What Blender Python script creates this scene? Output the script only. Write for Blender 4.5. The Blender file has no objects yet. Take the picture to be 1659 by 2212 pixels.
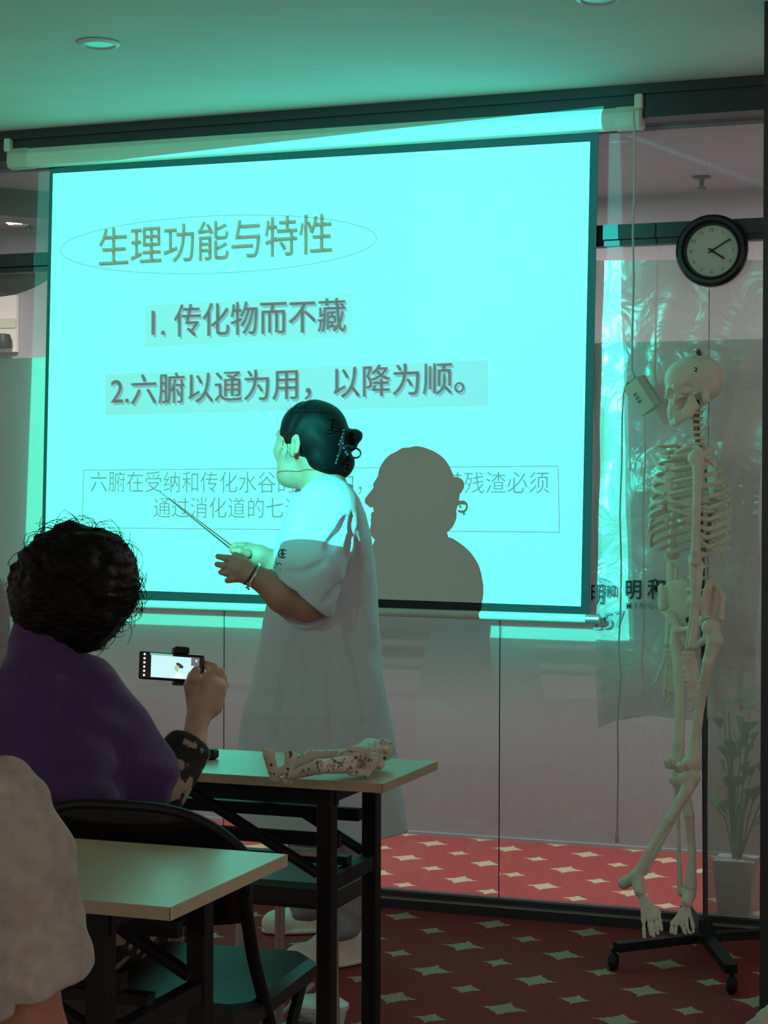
import bpy, math, random
import numpy as np
from math import radians, sin, cos, pi, atan, sqrt
from mathutils import Vector
from mathutils.bvhtree import BVHTree
random.seed(7); rng = np.random.default_rng(7)
S = bpy.context.scene
COL = S.collection

# ------------------------------------------------------------------ camera
F_PX, CX, CY, EYE = 4000., 829.5, 1106., 1.30          # for a 1659 x 2212 frame
YAW, PITCH, ROLL = radians(20.1), -atan(31/4000.), .0035
def _rz(a): c, s = cos(a), sin(a); return np.array([[c,-s,0],[s,c,0],[0,0,1]])
def _rx(a): c, s = cos(a), sin(a); return np.array([[1,0,0],[0,c,-s],[0,s,c]])
RC = _rz(YAW) @ _rx(pi/2+PITCH) @ _rz(ROLL)
CAM = np.array([0, -5.54, EYE])
cam = bpy.data.cameras.new('camera'); co = bpy.data.objects.new('camera', cam); COL.objects.link(co)
cam.sensor_fit = 'VERTICAL'; cam.sensor_height = 24; cam.lens = F_PX/2212*24; cam.clip_start = .05
from mathutils import Matrix
co.matrix_world = Matrix.Translation(CAM.tolist()) @ Matrix(RC.tolist()).to_4x4()
S.camera = co
def V(x, y, t): return CAM + RC @ np.array([(x-CX)/F_PX*t, -(y-CY)/F_PX*t, -t])
def ray(x, y): return RC @ np.array([(x-CX)/F_PX, -(y-CY)/F_PX, -1.])
def onY(x, y, Y): d = ray(x, y); return CAM + d*(Y-CAM[1])/d[1]
def onZ(x, y, Z): d = ray(x, y); return CAM + d*(Z-CAM[2])/d[2]
RH = np.array([cos(YAW), sin(YAW), 0.]); FH = np.array([-sin(YAW), cos(YAW), 0.]); UP = np.array([0, 0, 1.])

# ------------------------------------------------------------------ world, exposure
S.view_settings.view_transform = 'Standard'; S.view_settings.look = 'None'
S.view_settings.exposure = 0.0; S.view_settings.gamma = 1; S.view_settings.use_curve_mapping = False
S.cycles.use_denoising = True
S.cycles.transparent_max_bounces = 24; S.cycles.max_bounces = 8
S.cycles.sample_clamp_indirect = 4
W = bpy.data.worlds.new('world'); S.world = W; W.use_nodes = True
bg = W.node_tree.nodes['Background']; bg.inputs[0].default_value = (.39, .36, .33, 1); bg.inputs[1].default_value = 1.0
PROJ = np.array([-2.15, -3.50, 2.00])                  # the projector's lens
PROJ_POWER, PROJ_COLOR = 1300, (.05, 1.0, .80)

# ------------------------------------------------------------------ materials
def nodes(m): return m.node_tree.nodes, m.node_tree.links
def mat(name, col, rough=.6, metal=0, var=0., vscale=20, bump=0., bscale=60, emit=None, estr=0, spec=.5, alpha=1, col2=None, thr=None, sheen=0, dist=.002):
    m = bpy.data.materials.new(name); m.use_nodes = True; n, l = nodes(m); p = n['Principled BSDF']
    p.inputs['Base Color'].default_value = (*col, 1); p.inputs['Roughness'].default_value = rough
    p.inputs['Metallic'].default_value = metal; p.inputs['Specular IOR Level'].default_value = spec
    p.inputs['Alpha'].default_value = alpha
    if sheen: p.inputs['Sheen Weight'].default_value = sheen
    if emit: p.inputs['Emission Color'].default_value = (*emit, 1); p.inputs['Emission Strength'].default_value = estr
    tc = n.new('ShaderNodeTexCoord')
    if var or col2:
        t = n.new('ShaderNodeTexNoise'); t.inputs['Scale'].default_value = vscale; t.inputs['Detail'].default_value = 4
        l.new(tc.outputs['Object'], t.inputs['Vector'])
        r = n.new('ShaderNodeValToRGB'); l.new(t.outputs['Fac'], r.inputs[0]); l.new(r.outputs[0], p.inputs['Base Color'])
        a, b = r.color_ramp.elements
        if col2: a.color = (*col, 1); b.color = (*col2, 1); a.position = thr-.02; b.position = thr+.02
        else:
            a.position, b.position = .3, .7
            a.color = (*[c*(1-var) for c in col], 1); b.color = (*[min(1, c*(1+var)) for c in col], 1)
    if bump:
        t = n.new('ShaderNodeTexNoise'); t.inputs['Scale'].default_value = bscale; t.inputs['Detail'].default_value = 5
        l.new(tc.outputs['Object'], t.inputs['Vector'])
        b = n.new('ShaderNodeBump'); b.inputs['Strength'].default_value = bump; b.inputs['Distance'].default_value = dist
        l.new(t.outputs['Fac'], b.inputs['Height']); l.new(b.outputs[0], p.inputs['Normal'])
    return m
def clearmat(name, tcol=(1, 1, 1), body=(.8, .8, .8), fac=.1, gloss=.08, rough=.03, zfade=None, noise=None, wr=None):
    """transparent sheet: part of the light passes, part is scattered, part mirrored"""
    m = bpy.data.materials.new(name); m.use_nodes = True; n, l = nodes(m); n.remove(n['Principled BSDF']); out = n['Material Output']
    T = n.new('ShaderNodeBsdfTransparent'); T.inputs[0].default_value = (*tcol, 1)
    D = n.new('ShaderNodeBsdfDiffuse'); D.inputs[0].default_value = (*body, 1)
    TL = n.new('ShaderNodeBsdfTranslucent'); TL.inputs[0].default_value = (*body, 1)
    DD = n.new('ShaderNodeMixShader'); DD.inputs[0].default_value = .25; l.new(D.outputs[0], DD.inputs[1]); l.new(TL.outputs[0], DD.inputs[2])
    G = n.new('ShaderNodeBsdfGlossy'); G.inputs['Roughness'].default_value = rough; G.inputs[0].default_value = (1, 1, 1, 1)
    a = n.new('ShaderNodeMixShader'); b = n.new('ShaderNodeMixShader')
    l.new(T.outputs[0], a.inputs[1]); l.new(DD.outputs[0], a.inputs[2]); a.inputs[0].default_value = fac
    fr = n.new('ShaderNodeFresnel'); fr.inputs[0].default_value = 1.45
    mu = n.new('ShaderNodeMath'); mu.operation = 'MULTIPLY_ADD'; l.new(fr.outputs[0], mu.inputs[0]); mu.inputs[1].default_value = 1.0; mu.inputs[2].default_value = gloss
    l.new(mu.outputs[0], b.inputs[0]); l.new(a.outputs[0], b.inputs[1]); l.new(G.outputs[0], b.inputs[2]); l.new(b.outputs[0], out.inputs[0])
    geo = n.new('ShaderNodeNewGeometry')
    if zfade:                                           # printed dot gradient of the film: density against height
        sx = n.new('ShaderNodeSeparateXYZ'); l.new(geo.outputs['Position'], sx.inputs[0])
        mr = n.new('ShaderNodeMapRange'); mr.interpolation_type = 'SMOOTHSTEP'
        for i, v in enumerate(zfade): mr.inputs[1+i].default_value = v
        l.new(sx.outputs[2], mr.inputs[0]); l.new(mr.outputs[0], a.inputs[0])
    if noise:
        t = n.new('ShaderNodeTexNoise'); t.inputs['Scale'].default_value = noise[0]; t.inputs['Detail'].default_value = 3
        l.new(geo.outputs['Position'], t.inputs[0])
        mr = n.new('ShaderNodeMapRange'); l.new(t.outputs[0], mr.inputs[0]); mr.inputs[1].default_value = .3; mr.inputs[2].default_value = .7
        mr.inputs[3].default_value = noise[1]; mr.inputs[4].default_value = noise[2]; l.new(mr.outputs[0], a.inputs[0])
    if wr:
        t = n.new('ShaderNodeTexNoise'); t.inputs['Scale'].default_value = wr; t.inputs['Detail'].default_value = 3; t.inputs['Distortion'].default_value = 1.5
        l.new(geo.outputs['Position'], t.inputs[0])
        bp = n.new('ShaderNodeBump'); bp.inputs['Strength'].default_value = .45; bp.inputs['Distance'].default_value = .016
        l.new(t.outputs[0], bp.inputs['Height']); l.new(bp.outputs[0], G.inputs['Normal']); l.new(bp.outputs[0], D.inputs['Normal'])
    return m
def film(name, col, col2=None):
    m = bpy.data.materials.new(name); m.use_nodes = True; n, l = nodes(m); n.remove(n['Principled BSDF'])
    T = n.new('ShaderNodeBsdfTransparent'); T.inputs[0].default_value = (*col, 1); l.new(T.outputs[0], n['Material Output'].inputs[0])
    if col2:
        tc = n.new('ShaderNodeTexCoord'); sx = n.new('ShaderNodeSeparateXYZ'); l.new(tc.outputs['Generated'], sx.inputs[0])
        r = n.new('ShaderNodeValToRGB'); l.new(sx.outputs[0], r.inputs[0]); l.new(r.outputs[0], T.inputs[0])
        r.color_ramp.elements[0].color = (*col, 1); r.color_ramp.elements[1].color = (*col2, 1)
    return m

def carpet():
    m = bpy.data.materials.new('star_carpet'); m.use_nodes = True; n, l = nodes(m); p = n['Principled BSDF']; p.inputs['Roughness'].default_value = .95; p.inputs['Specular IOR Level'].default_value = .1
    geo = n.new('ShaderNodeNewGeometry')
    def math(op, a, b=None, c=None):
        k = n.new('ShaderNodeMath'); k.operation = op
        for i, v in enumerate((a, b, c)):
            if v is None: continue
            if isinstance(v, (int, float)): k.inputs[i].default_value = v
            else: l.new(v, k.inputs[i])
        return k.outputs[0]
    nz = n.new('ShaderNodeTexNoise'); nz.inputs['Scale'].default_value = 90; l.new(geo.outputs['Position'], nz.inputs[0])
    sx = n.new('ShaderNodeSeparateXYZ'); l.new(geo.outputs['Position'], sx.inputs[0])
    def star(ox, oy, r):
        q = .296; d = []
        for o, k in ((ox, 0), (oy, 1)):
            v = math('ADD', sx.outputs[k], 100*q - o + q/2)
            v = math('SUBTRACT', math('MULTIPLY', math('FRACT', math('DIVIDE', v, q)), q), q/2)
            d.append(math('POWER', math('DIVIDE', math('ABSOLUTE', v), r), .70))
        s = math('ADD', d[0], d[1]); s = math('ADD', s, math('MULTIPLY', math('SUBTRACT', nz.outputs[0], .5), .5))
        return math('LESS_THAN', s, 1.0)
    big = star(-1.03, -.72, .066); small = star(-1.03+.148, -.72+.148, .048)
    both = math('MAXIMUM', big, small)
    n2 = n.new('ShaderNodeTexNoise'); n2.inputs['Scale'].default_value = 250; l.new(geo.outputs['Position'], n2.inputs[0])
    mr = n.new('ShaderNodeMapRange'); l.new(n2.outputs[0], mr.inputs[0]); mr.inputs[1].default_value = .3; mr.inputs[2].default_value = .7; mr.inputs[3].default_value = .6; mr.inputs[4].default_value = 1.35
    mx = n.new('ShaderNodeMix'); mx.data_type = 'RGBA'; l.new(both, mx.inputs[0]); mx.inputs[6].default_value = (.34, .060, .062, 1); mx.inputs[7].default_value = (.50, .40, .27, 1)
    m2 = n.new('ShaderNodeVectorMath'); m2.operation = 'SCALE'; l.new(mx.outputs[2], m2.inputs[0]); l.new(mr.outputs[0], m2.inputs[3])
    l.new(m2.outputs[0], p.inputs['Base Color'])
    b = n.new('ShaderNodeBump'); b.inputs['Strength'].default_value = .5; b.inputs['Distance'].default_value = .004; l.new(n2.outputs[0], b.inputs['Height']); l.new(b.outputs[0], p.inputs['Normal'])
    return m

M_ = dict(
 carpet=carpet(),
 ceiling=mat('ceiling_paint', (.62, .64, .58), .9, var=.03, vscale=3, bump=.1, bscale=200),
 dark=mat('slate_aluminium', (.026, .032, .035), .45, var=.1, vscale=8),
 black=mat('black_steel', (.007, .009, .011), .5, spec=.3, bump=.1, bscale=200),
 blackseat=mat('black_vinyl', (.02, .021, .022), .42, bump=.2, bscale=80),
 silver=mat('aluminium', (.55, .56, .55), .3, metal=.8),
 screen=mat('matte_screen_fabric', (.80, .79, .75), .95, spec=.05, bump=.05, bscale=400),
 border=mat('black_screen_border', (.018, .022, .024), .8),
 casing=mat('ivory_painted_metal', (.66, .66, .56), .42, var=.02),
 wood=mat('pale_wood_laminate', (.60, .60, .39), .32, var=.05, vscale=6),
 woodedge=mat('wood_edge_band', (.50, .42, .27), .5, var=.08, vscale=30),
 skin=mat('skin', (.46, .22, .155), .55, var=.07, vscale=30, bump=.15, bscale=250),
 skin2=mat('skin_tan', (.36, .20, .115), .6, var=.1, vscale=30, bump=.2, bscale=200),
 skin3=mat('skin_ruddy', (.40, .19, .11), .6, var=.1, vscale=25),
 skindark=mat('skin_filmer', (.50, .34, .24), .6, var=.1, vscale=30, bump=.2, bscale=200),  # slightly mottled skin of the seated filmer
 coat=mat('white_cotton', (.60, .65, .70), .9, var=.03, vscale=12, bump=.35, bscale=35, dist=.006),
 hair=mat('black_hair', (.004, .004, .0045), .6, bump=.6, bscale=220, spec=.16, dist=.001),
 greyhair=mat('grey_hair', (.22, .22, .20), .8, bump=.8, bscale=200),
 purple=mat('purple_knit', (.052, .026, .12), .95, var=.15, vscale=15, bump=.5, bscale=140, sheen=.25),
 camo=mat('black_and_tan_print', (.012, .014, .014), .9, vscale=24, col2=(.34, .27, .20), thr=.51),
 grey=mat('heather_grey_cotton', (.40, .37, .325), .95, var=.12, vscale=60, bump=.5, bscale=50, dist=.004),
 trouser=mat('grey_trouser', (.30, .31, .33), .9, var=.2, vscale=18, bump=.4, bscale=30),
 shoe=mat('white_trainer', (.80, .76, .66), .7, var=.06, vscale=25, bump=.3, bscale=60),
 bone=mat('ivory_plastic_bone', (.80, .755, .60), .5, var=.07, vscale=25, bump=.15, bscale=120),
 disc=mat('stained_disc', (.30, .17, .08), .7, var=.3, vscale=60),
 clip=mat('black_plastic', (.012, .012, .014), .3),
 gems=mat('clip_rhinestones', (.035, .05, .09), .6),
 clockface=mat('clock_paper', (.62, .64, .56), .5),
 clockrim=mat('clock_rim_plastic', (.012, .014, .02), .22),
 ink=mat('dark_ink', (.03, .035, .03), .7),
 inkblue=mat('blue_black_ink', (.02, .035, .05), .6),
 inkfaint=mat('faint_ink', (.18, .26, .28), .7),
 inkred=mat('red_ink', (.4, .1, .08), .7),
 corr=mat('mauve_wall_paint', (.31, .285, .31), .9, var=.02, vscale=3),
 corrceil=mat('mauve_ceiling_paint', (.30, .27, .30), .9),
 lampw=mat('lit_diffuser', (1, 1, 1), .5, emit=(1, .97, .95), estr=9),
 lampoff=mat('unlit_reflector', (.45, .48, .46), .45, metal=.9),
 lamprim=mat('lamp_trim_ring', (.60, .62, .60), .4),
 cord=mat('white_cord', (.5, .5, .46), .6),
 greybox=mat('beige_box', (.55, .52, .40), .6),
 leaf=mat('plant_leaf', (.05, .34, .12), .6, var=.3, vscale=10),
 pot=mat('white_planter', (.60, .60, .62), .5),
 cloth=mat('beige_patterned_cloth', (.75, .60, .45), .9, vscale=30, col2=(.55, .62, .55), thr=.52),
 acup=mat('acupuncture_vinyl', (.66, .62, .50), .5, vscale=75, col2=(.10, .09, .08), thr=.62),
 acupdark=mat('acupuncture_vinyl_inked', (.60, .56, .46), .5, vscale=60, col2=(.10, .09, .08), thr=.55),
 whitetub=mat('milky_plastic_tub', (.75, .80, .80), .3),
 metalw=mat('bracelet_metal', (.75, .78, .72), .2, metal=.9),
 phone=mat('phone_black', (.01, .01, .012), .2),
 pscreen=mat('phone_screen_lit', (0, 0, 0), .3, emit=(.62, .98, 1.0), estr=.95),
 pscreen2=mat('phone_screen_teal', (0, 0, 0), .3, emit=(.25, .65, .55), estr=.8),
 picon=mat('phone_icon_lit', (0, 0, 0), .3, emit=(1, .92, .95), estr=1.0),
 pred=mat('phone_record_red', (0, 0, 0), .3, emit=(1, .05, .04), estr=.9),
 pgrey=mat('phone_screen_grey', (0, 0, 0), .3, emit=(.25, .25, .27), estr=.6),
 pskin=mat('phone_picture_skin', (0, 0, 0), .3, emit=(.6, .75, .35), estr=.8),
 pdark=mat('phone_picture_dark', (0, 0, 0), .3, emit=(.05, .08, .12), estr=.6),
 stick=mat('steel_pointer', (.05, .06, .06), .35, metal=.5),
 paper=mat('paper', (.7, .66, .58), .8),
 blackgoo=mat('gloss_black_steel', (.008, .008, .009), .16),
)
M_['glass'] = clearmat('partition_glass', (.93, .95, .94), (.7, .7, .7), .06, 0.0, .02)
M_['frost'] = clearmat('frosted_gradient_film', (.86, .93, .91), (.58, .70, .66), .5, 0, .3, zfade=(.58, .90, 0.0, .66))
M_['frostfull'] = clearmat('frosted_film', (.9, .93, .92), (.55, .64, .57), .5, 0, .3)
M_['plastic'] = clearmat('wrinkled_clear_plastic', (.9, .93, .92), (.66, .68, .62), .5, .03, .24, noise=(3, .48, .66), wr=7)

# ------------------------------------------------------------------ mesh builder
class MB:
    def __init__(s): s.v = []; s.f = []
    def add(s, v, f):
        o = len(s.v); s.v += [tuple(map(float, p)) for p in v]; s.f += [tuple(i+o for i in q) for q in f]; return s
    def box(s, lo, hi, rz=0, c=None, bev=0):
        lo = np.array(lo, float); hi = np.array(hi, float)
        if bev:                                           # chamfered box: three merged loops
            b = min(bev, (hi-lo).min()*.45); ring = []
            for z, d in ((lo[2], b), (lo[2]+b, 0), (hi[2]-b, 0), (hi[2], b)):
                x0, y0, x1, y1 = lo[0]+d, lo[1]+d, hi[0]-d, hi[1]-d
                ring += [(x0+b, y0, z), (x1-b, y0, z), (x1, y0+b, z), (x1, y1-b, z), (x1-b, y1, z), (x0+b, y1, z), (x0, y1-b, z), (x0, y0+b, z)]
            v = np.array(ring); f = [tuple(range(7, -1, -1)), tuple(range(24, 32))]
            for k in range(3):
                for i in range(8): f.append((k*8+i, k*8+(i+1) % 8, k*8+8+(i+1) % 8, k*8+8+i))
        else:
            v = np.array([(x, y, z) for z in (lo[2], hi[2]) for x, y in ((lo[0], lo[1]), (hi[0], lo[1]), (hi[0], hi[1]), (lo[0], hi[1]))])
            f = [(3, 2, 1, 0), (4, 5, 6, 7), (0, 1, 5, 4), (1, 2, 6, 5), (2, 3, 7, 6), (3, 0, 4, 7)]
        if rz:
            cc = (lo+hi)/2 if c is None else np.array(c); v = (v-cc) @ _rz(rz).T + cc
        return s.add(v, f)
    def obox(s, c, ax, h):                                # oriented box: centre, three unit axes, half sizes
        c = np.array(c); ax = [np.array(a) for a in ax]
        v = [c + ax[0]*h[0]*x + ax[1]*h[1]*y + ax[2]*h[2]*z for z in (-1, 1) for x, y in ((-1, -1), (1, -1), (1, 1), (-1, 1))]
        return s.add(v, [(3, 2, 1, 0), (4, 5, 6, 7), (0, 1, 5, 4), (1, 2, 6, 5), (2, 3, 7, 6), (3, 0, 4, 7)])
    def bar(s, a, b, w, h=None, up=(0, 0, 1)):            # rectangular tube between two points
        a = np.array(a, float); b = np.array(b, float); d = b-a; L = np.linalg.norm(d); d /= L
        up = np.array(up, float)
        if abs(d @ up) > .95: up = np.array([0, 1., 0])
        x = np.cross(d, up); x /= np.linalg.norm(x); y = np.cross(x, d)
        return s.obox((a+b)/2, (d, x, y), (L/2, w/2, (h or w)/2))
    def tube(s, pts, r, n=10, caps=True, flat=None):      # flat=(axis vector, factor): squash the section along it
        pts = [np.array(p, float) for p in pts]; k = len(pts)
        r = [r]*k if np.isscalar(r) else list(r); V_ = []; ref = None
        for i, p in enumerate(pts):
            d = pts[min(i+1, k-1)] - pts[max(i-1, 0)]; d /= np.linalg.norm(d)+1e-12
            if ref is None: ref = np.cross(d, (0, 0, 1.)) if abs(d[2]) < .9 else np.cross(d, (0, 1., 0))
            ref = ref - d*(ref @ d); ref /= np.linalg.norm(ref)+1e-12; b = np.cross(d, ref)
            for j in range(n):
                a = 2*pi*j/n; o = (ref*cos(a)+b*sin(a))*r[i]
                if flat is not None: ax = np.array(flat[0]); o = o - ax*(o @ ax)*(1-flat[1])
                V_.append(p+o)
        f = [(i*n+j, i*n+(j+1) % n, (i+1)*n+(j+1) % n, (i+1)*n+j) for i in range(k-1) for j in range(n)]
        if caps: f += [tuple(range(n-1, -1, -1)), tuple(range((k-1)*n, k*n))]
        return s.add(V_, f)
    def lathe(s, c, prof, n=32, ax=(0, 0, 1), caps=True):  # prof: (radius, height) along ax
        ax = np.array(ax, float); ax /= np.linalg.norm(ax); u = np.cross(ax, (0, 0, 1.)) if abs(ax[2]) < .9 else np.array([1., 0, 0]); u /= np.linalg.norm(u); w = np.cross(ax, u)
        V_ = [np.array(c)+ax*h+(u*cos(2*pi*j/n)+w*sin(2*pi*j/n))*r for r, h in prof for j in range(n)]; k = len(prof)
        f = [(i*n+j, i*n+(j+1) % n, (i+1)*n+(j+1) % n, (i+1)*n+j) for i in range(k-1) for j in range(n)]
        if caps: f += [tuple(range(n-1, -1, -1)), tuple(range((k-1)*n, k*n))]
        return s.add(V_, f)
    def loft(s, rings, close=False):
        n = len(rings[0]); o = [p for r in rings for p in r]; k = len(rings)
        f = [(i*n+j, i*n+(j+1) % n, (i+1)*n+(j+1) % n, (i+1)*n+j) for i in range(k-1) for j in range(n)]
        if close: f += [tuple(range(n-1, -1, -1)), tuple(range((k-1)*n, k*n))]
        return s.add(o, f)
    def grid(s, fn, nu, nv):
        return s.add([fn(i/nu, j/nv) for i in range(nu+1) for j in range(nv+1)], [(i*(nv+1)+j, (i+1)*(nv+1)+j, (i+1)*(nv+1)+j+1, i*(nv+1)+j+1) for i in range(nu) for j in range(nv)])
def wloc(o):
    p = np.zeros(3)
    while o: p += np.array(o.location); o = o.parent
    return p
def link(name, v, f, m, parent=None, smooth=True, loc=None, sharp=35):
    v = np.asarray(v, float)
    if parent is not None: off = wloc(parent)
    else: off = np.array(loc) if loc is not None else np.array([(v[:, 0].min()+v[:, 0].max())/2, (v[:, 1].min()+v[:, 1].max())/2, v[:, 2].min()])
    me = bpy.data.meshes.new(name); me.from_pydata((v-off).tolist(), [], [list(q) for q in f]); me.update()
    me.materials.append(m if not isinstance(m, str) else M_[m])
    o = bpy.data.objects.new(name, me); COL.objects.link(o)
    if smooth:
        me.polygons.foreach_set('use_smooth', [True]*len(me.polygons))
        try: me.set_sharp_from_angle(angle=radians(sharp))
        except Exception: pass
    if parent is not None: o.parent = parent
    else: o.location = off.tolist()
    return o
def part(name, mb, m, parent, **k): return link(name, mb.v, mb.f, m, parent, **k)
def tag(o, label, cat, group=None):
    o['label'] = label; o['category'] = cat
    if group: o['group'] = group
    return o
def solo(name, mb, m, label, cat, group=None, **k): return tag(link(name, mb.v, mb.f, m, **k), label, cat, group)
def thing(name, label, cat, loc=(0, 0, 0), group=None):
    o = bpy.data.objects.new(name, None); COL.objects.link(o); o.location = tuple(map(float, loc)); o.empty_display_size = .05
    return tag(o, label, cat, group)
def struct(name, mb, m, **k): o = link(name, mb.v, mb.f, m, **k); o['kind'] = 'structure'; return o
def dup(o, parent=None):
    c = o.copy(); COL.objects.link(c)
    if parent is not None: c.parent = parent
    for ch in list(o.children): dup(ch, c)
    return c

# ------------------------------------------------------------------ sculpting: smooth distance fields turned into one surface
def nets(D, org, h):
    s = D < 0; c = s[:-1, :-1, :-1].astype(np.int8)
    tot = np.zeros_like(c)
    cs = [(i, j, k) for i in (0, 1) for j in (0, 1) for k in (0, 1)]
    sh = np.array(D.shape)-1
    def sub(A, o): return A[o[0]:o[0]+sh[0], o[1]:o[1]+sh[1], o[2]:o[2]+sh[2]]
    for o in cs: tot = tot + sub(s, o)
    act = (tot > 0) & (tot < 8); I = np.argwhere(act); n = len(I)
    idx = -np.ones(act.shape, np.int64); idx[act] = np.arange(n)
    P = np.zeros((n, 3)); cnt = np.zeros(n)
    for a in cs:
        for ax in range(3):
            if a[ax]: continue
            b = list(a); b[ax] = 1
            da = D[I[:, 0]+a[0], I[:, 1]+a[1], I[:, 2]+a[2]]; db = D[I[:, 0]+b[0], I[:, 1]+b[1], I[:, 2]+b[2]]
            m = (da < 0) != (db < 0); t = np.zeros(n); t[m] = da[m]/(da[m]-db[m])
            q = np.tile(np.array(a, float), (n, 1)); q[:, ax] += t; P[m] += q[m]; cnt[m] += 1
    P = (P/cnt[:, None]+I)*h+org
    F = []
    for ax in range(3):
        u, w = [(1, 2), (2, 0), (0, 1)][ax]
        sa = [slice(None)]*3; sb = [slice(None)]*3
        sa[ax] = slice(0, -1); sb[ax] = slice(1, None)
        for z in (u, w): sa[z] = slice(1, -1); sb[z] = slice(1, -1)
        A = s[tuple(sa)]; B = s[tuple(sb)]; E = np.argwhere(A != B)
        if not len(E): continue
        dirn = A[tuple(E.T)]
        E = E.copy(); E[:, u] += 1; E[:, w] += 1
        def cell(du, dw): C = E.copy(); C[:, u] -= du; C[:, w] -= dw; return idx[tuple(C.T)]
        q = np.stack([cell(1, 1), cell(0, 1), cell(0, 0), cell(1, 0)], 1)
        q[~dirn] = q[~dirn][:, ::-1]; F.append(q)
    return P, np.concatenate(F)
class SDF:
    def __init__(s, h=.004, k=.012): s.h = h; s.k = k; s.p = []
    def cap(s, a, b, ra, rb=None, k=None, op=0): s.p.append(('c', np.array(a, float), np.array(b, float), ra, ra if rb is None else rb, s.k if k is None else k, op)); return s
    def chain(s, pts, rs, k=None, op=0):
        for i in range(len(pts)-1): s.cap(pts[i], pts[i+1], rs[i] if not np.isscalar(rs) else rs, rs[i+1] if not np.isscalar(rs) else rs, k, op)
        return s
    def ell(s, c, r, A=None, k=None, op=0): s.p.append(('e', np.array(c, float), np.array(r if not np.isscalar(r) else (r, r, r), float), np.eye(3) if A is None else np.array(A, float), None, s.k if k is None else k, op)); return s
    def box(s, c, hs, A=None, rd=.003, k=None, op=0): s.p.append(('b', np.array(c, float), np.array(hs, float), np.eye(3) if A is None else np.array(A, float), rd, s.k if k is None else k, op)); return s
    def fn(s, f, lo, hi, k=None, op=0): s.p.append(('f', f, np.array(lo, float), np.array(hi, float), None, s.k if k is None else k, op)); return s
    def bounds(s, p):
        if p[0] == 'c': r = max(p[3], p[4]); return np.minimum(p[1], p[2])-r, np.maximum(p[1], p[2])+r
        if p[0] == 'e': e = np.sqrt(((p[3].T*p[2])**2).sum(1)); return p[1]-e, p[1]+e
        if p[0] == 'b': e = np.abs(p[3].T) @ p[2]; return p[1]-e, p[1]+e
        return p[2], p[3]
    def mesh(s, noise=None):
        add = [q for q in s.p if q[6] == 0]; B = [s.bounds(q) for q in add]; h = s.h
        lo = np.min([b[0] for b in B], 0)-4*h; hi = np.max([b[1] for b in B], 0)+4*h; N = np.ceil((hi-lo)/h).astype(int)+1
        D = np.full(N, .08, np.float32)
        for q in s.p:
            b0, b1 = s.bounds(q); k = max(q[5], 1e-5); m = k+3*h
            i0 = np.clip(((b0-m-lo)/h).astype(int), 0, N-1); i1 = np.clip(((b1+m-lo)/h).astype(int)+2, 1, N)
            if (i1 <= i0).any(): continue
            X, Y, Z = np.meshgrid(*[(lo[a]+h*np.arange(i0[a], i1[a])).astype(np.float32) for a in range(3)], indexing='ij')
            if q[0] == 'c':
                a, b = q[1], q[2]; ba = b-a; L2 = max(ba @ ba, 1e-12)
                t = np.clip(((X-a[0])*ba[0]+(Y-a[1])*ba[1]+(Z-a[2])*ba[2])/L2, 0, 1)
                d = np.sqrt((X-a[0]-ba[0]*t)**2+(Y-a[1]-ba[1]*t)**2+(Z-a[2]-ba[2]*t)**2)-(q[3]+(q[4]-q[3])*t)
            elif q[0] in 'eb':
                A = q[3]; X0, Y0, Z0 = X-q[1][0], Y-q[1][1], Z-q[1][2]
                l = [A[i, 0]*X0+A[i, 1]*Y0+A[i, 2]*Z0 for i in range(3)]
                if q[0] == 'e':
                    r = q[2]; k0 = np.sqrt((l[0]/r[0])**2+(l[1]/r[1])**2+(l[2]/r[2])**2)
                    k1 = np.sqrt((l[0]/r[0]**2)**2+(l[1]/r[1]**2)**2+(l[2]/r[2]**2)**2)+1e-6; d = k0*(k0-1)/k1
                    d = np.where(k0 < 1e-3, -r.min(), d)
                else:
                    w = [np.abs(l[i])-q[2][i]+q[4] for i in range(3)]
                    d = np.sqrt(sum(np.maximum(x, 0)**2 for x in w))+np.minimum(np.maximum(np.maximum(w[0], w[1]), w[2]), 0)-q[4]
            else: d = q[1](X, Y, Z).astype(np.float32)
            sl = tuple(slice(i0[a], i1[a]) for a in range(3)); D0 = D[sl]
            if q[6] == 0:
                hh = np.clip(.5+.5*(D0-d)/k, 0, 1); D[sl] = D0+(d-D0)*hh-k*hh*(1-hh)
            else:                                        # carve
                hh = np.clip(.5-.5*(D0+d)/k, 0, 1); D[sl] = D0+(-d-D0)*hh+k*hh*(1-hh)
        if noise is not None:
            X, Y, Z = np.meshgrid(*[(lo[a]+h*np.arange(N[a])).astype(np.float32) for a in range(3)], indexing='ij'); D = D+noise(X, Y, Z).astype(np.float32)
        for a in range(3):                               # close at the border
            sl = [slice(None)]*3
            for e in (0, -1): sl[a] = e; D[tuple(sl)] = np.maximum(D[tuple(sl)], .01)
        return nets(D, lo, h)
def sculpt(name, sdf, m, parent, noise=None, **k):
    v, f = sdf.mesh(noise); o = link(name, v, f, m, parent, sharp=180, **k); return o
def bvh(o):
    me = o.data; off = wloc(o); return BVHTree.FromPolygons([tuple(np.array(v.co)+off) for v in me.vertices], [tuple(p.vertices) for p in me.polygons])
def rayhit(tr, x, y):
    d = ray(x, y); h = tr.ray_cast(Vector(CAM.tolist()), Vector(d.tolist()).normalized()); return (np.array(h[0]), np.array(h[1])) if h[0] else (None, None)

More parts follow.
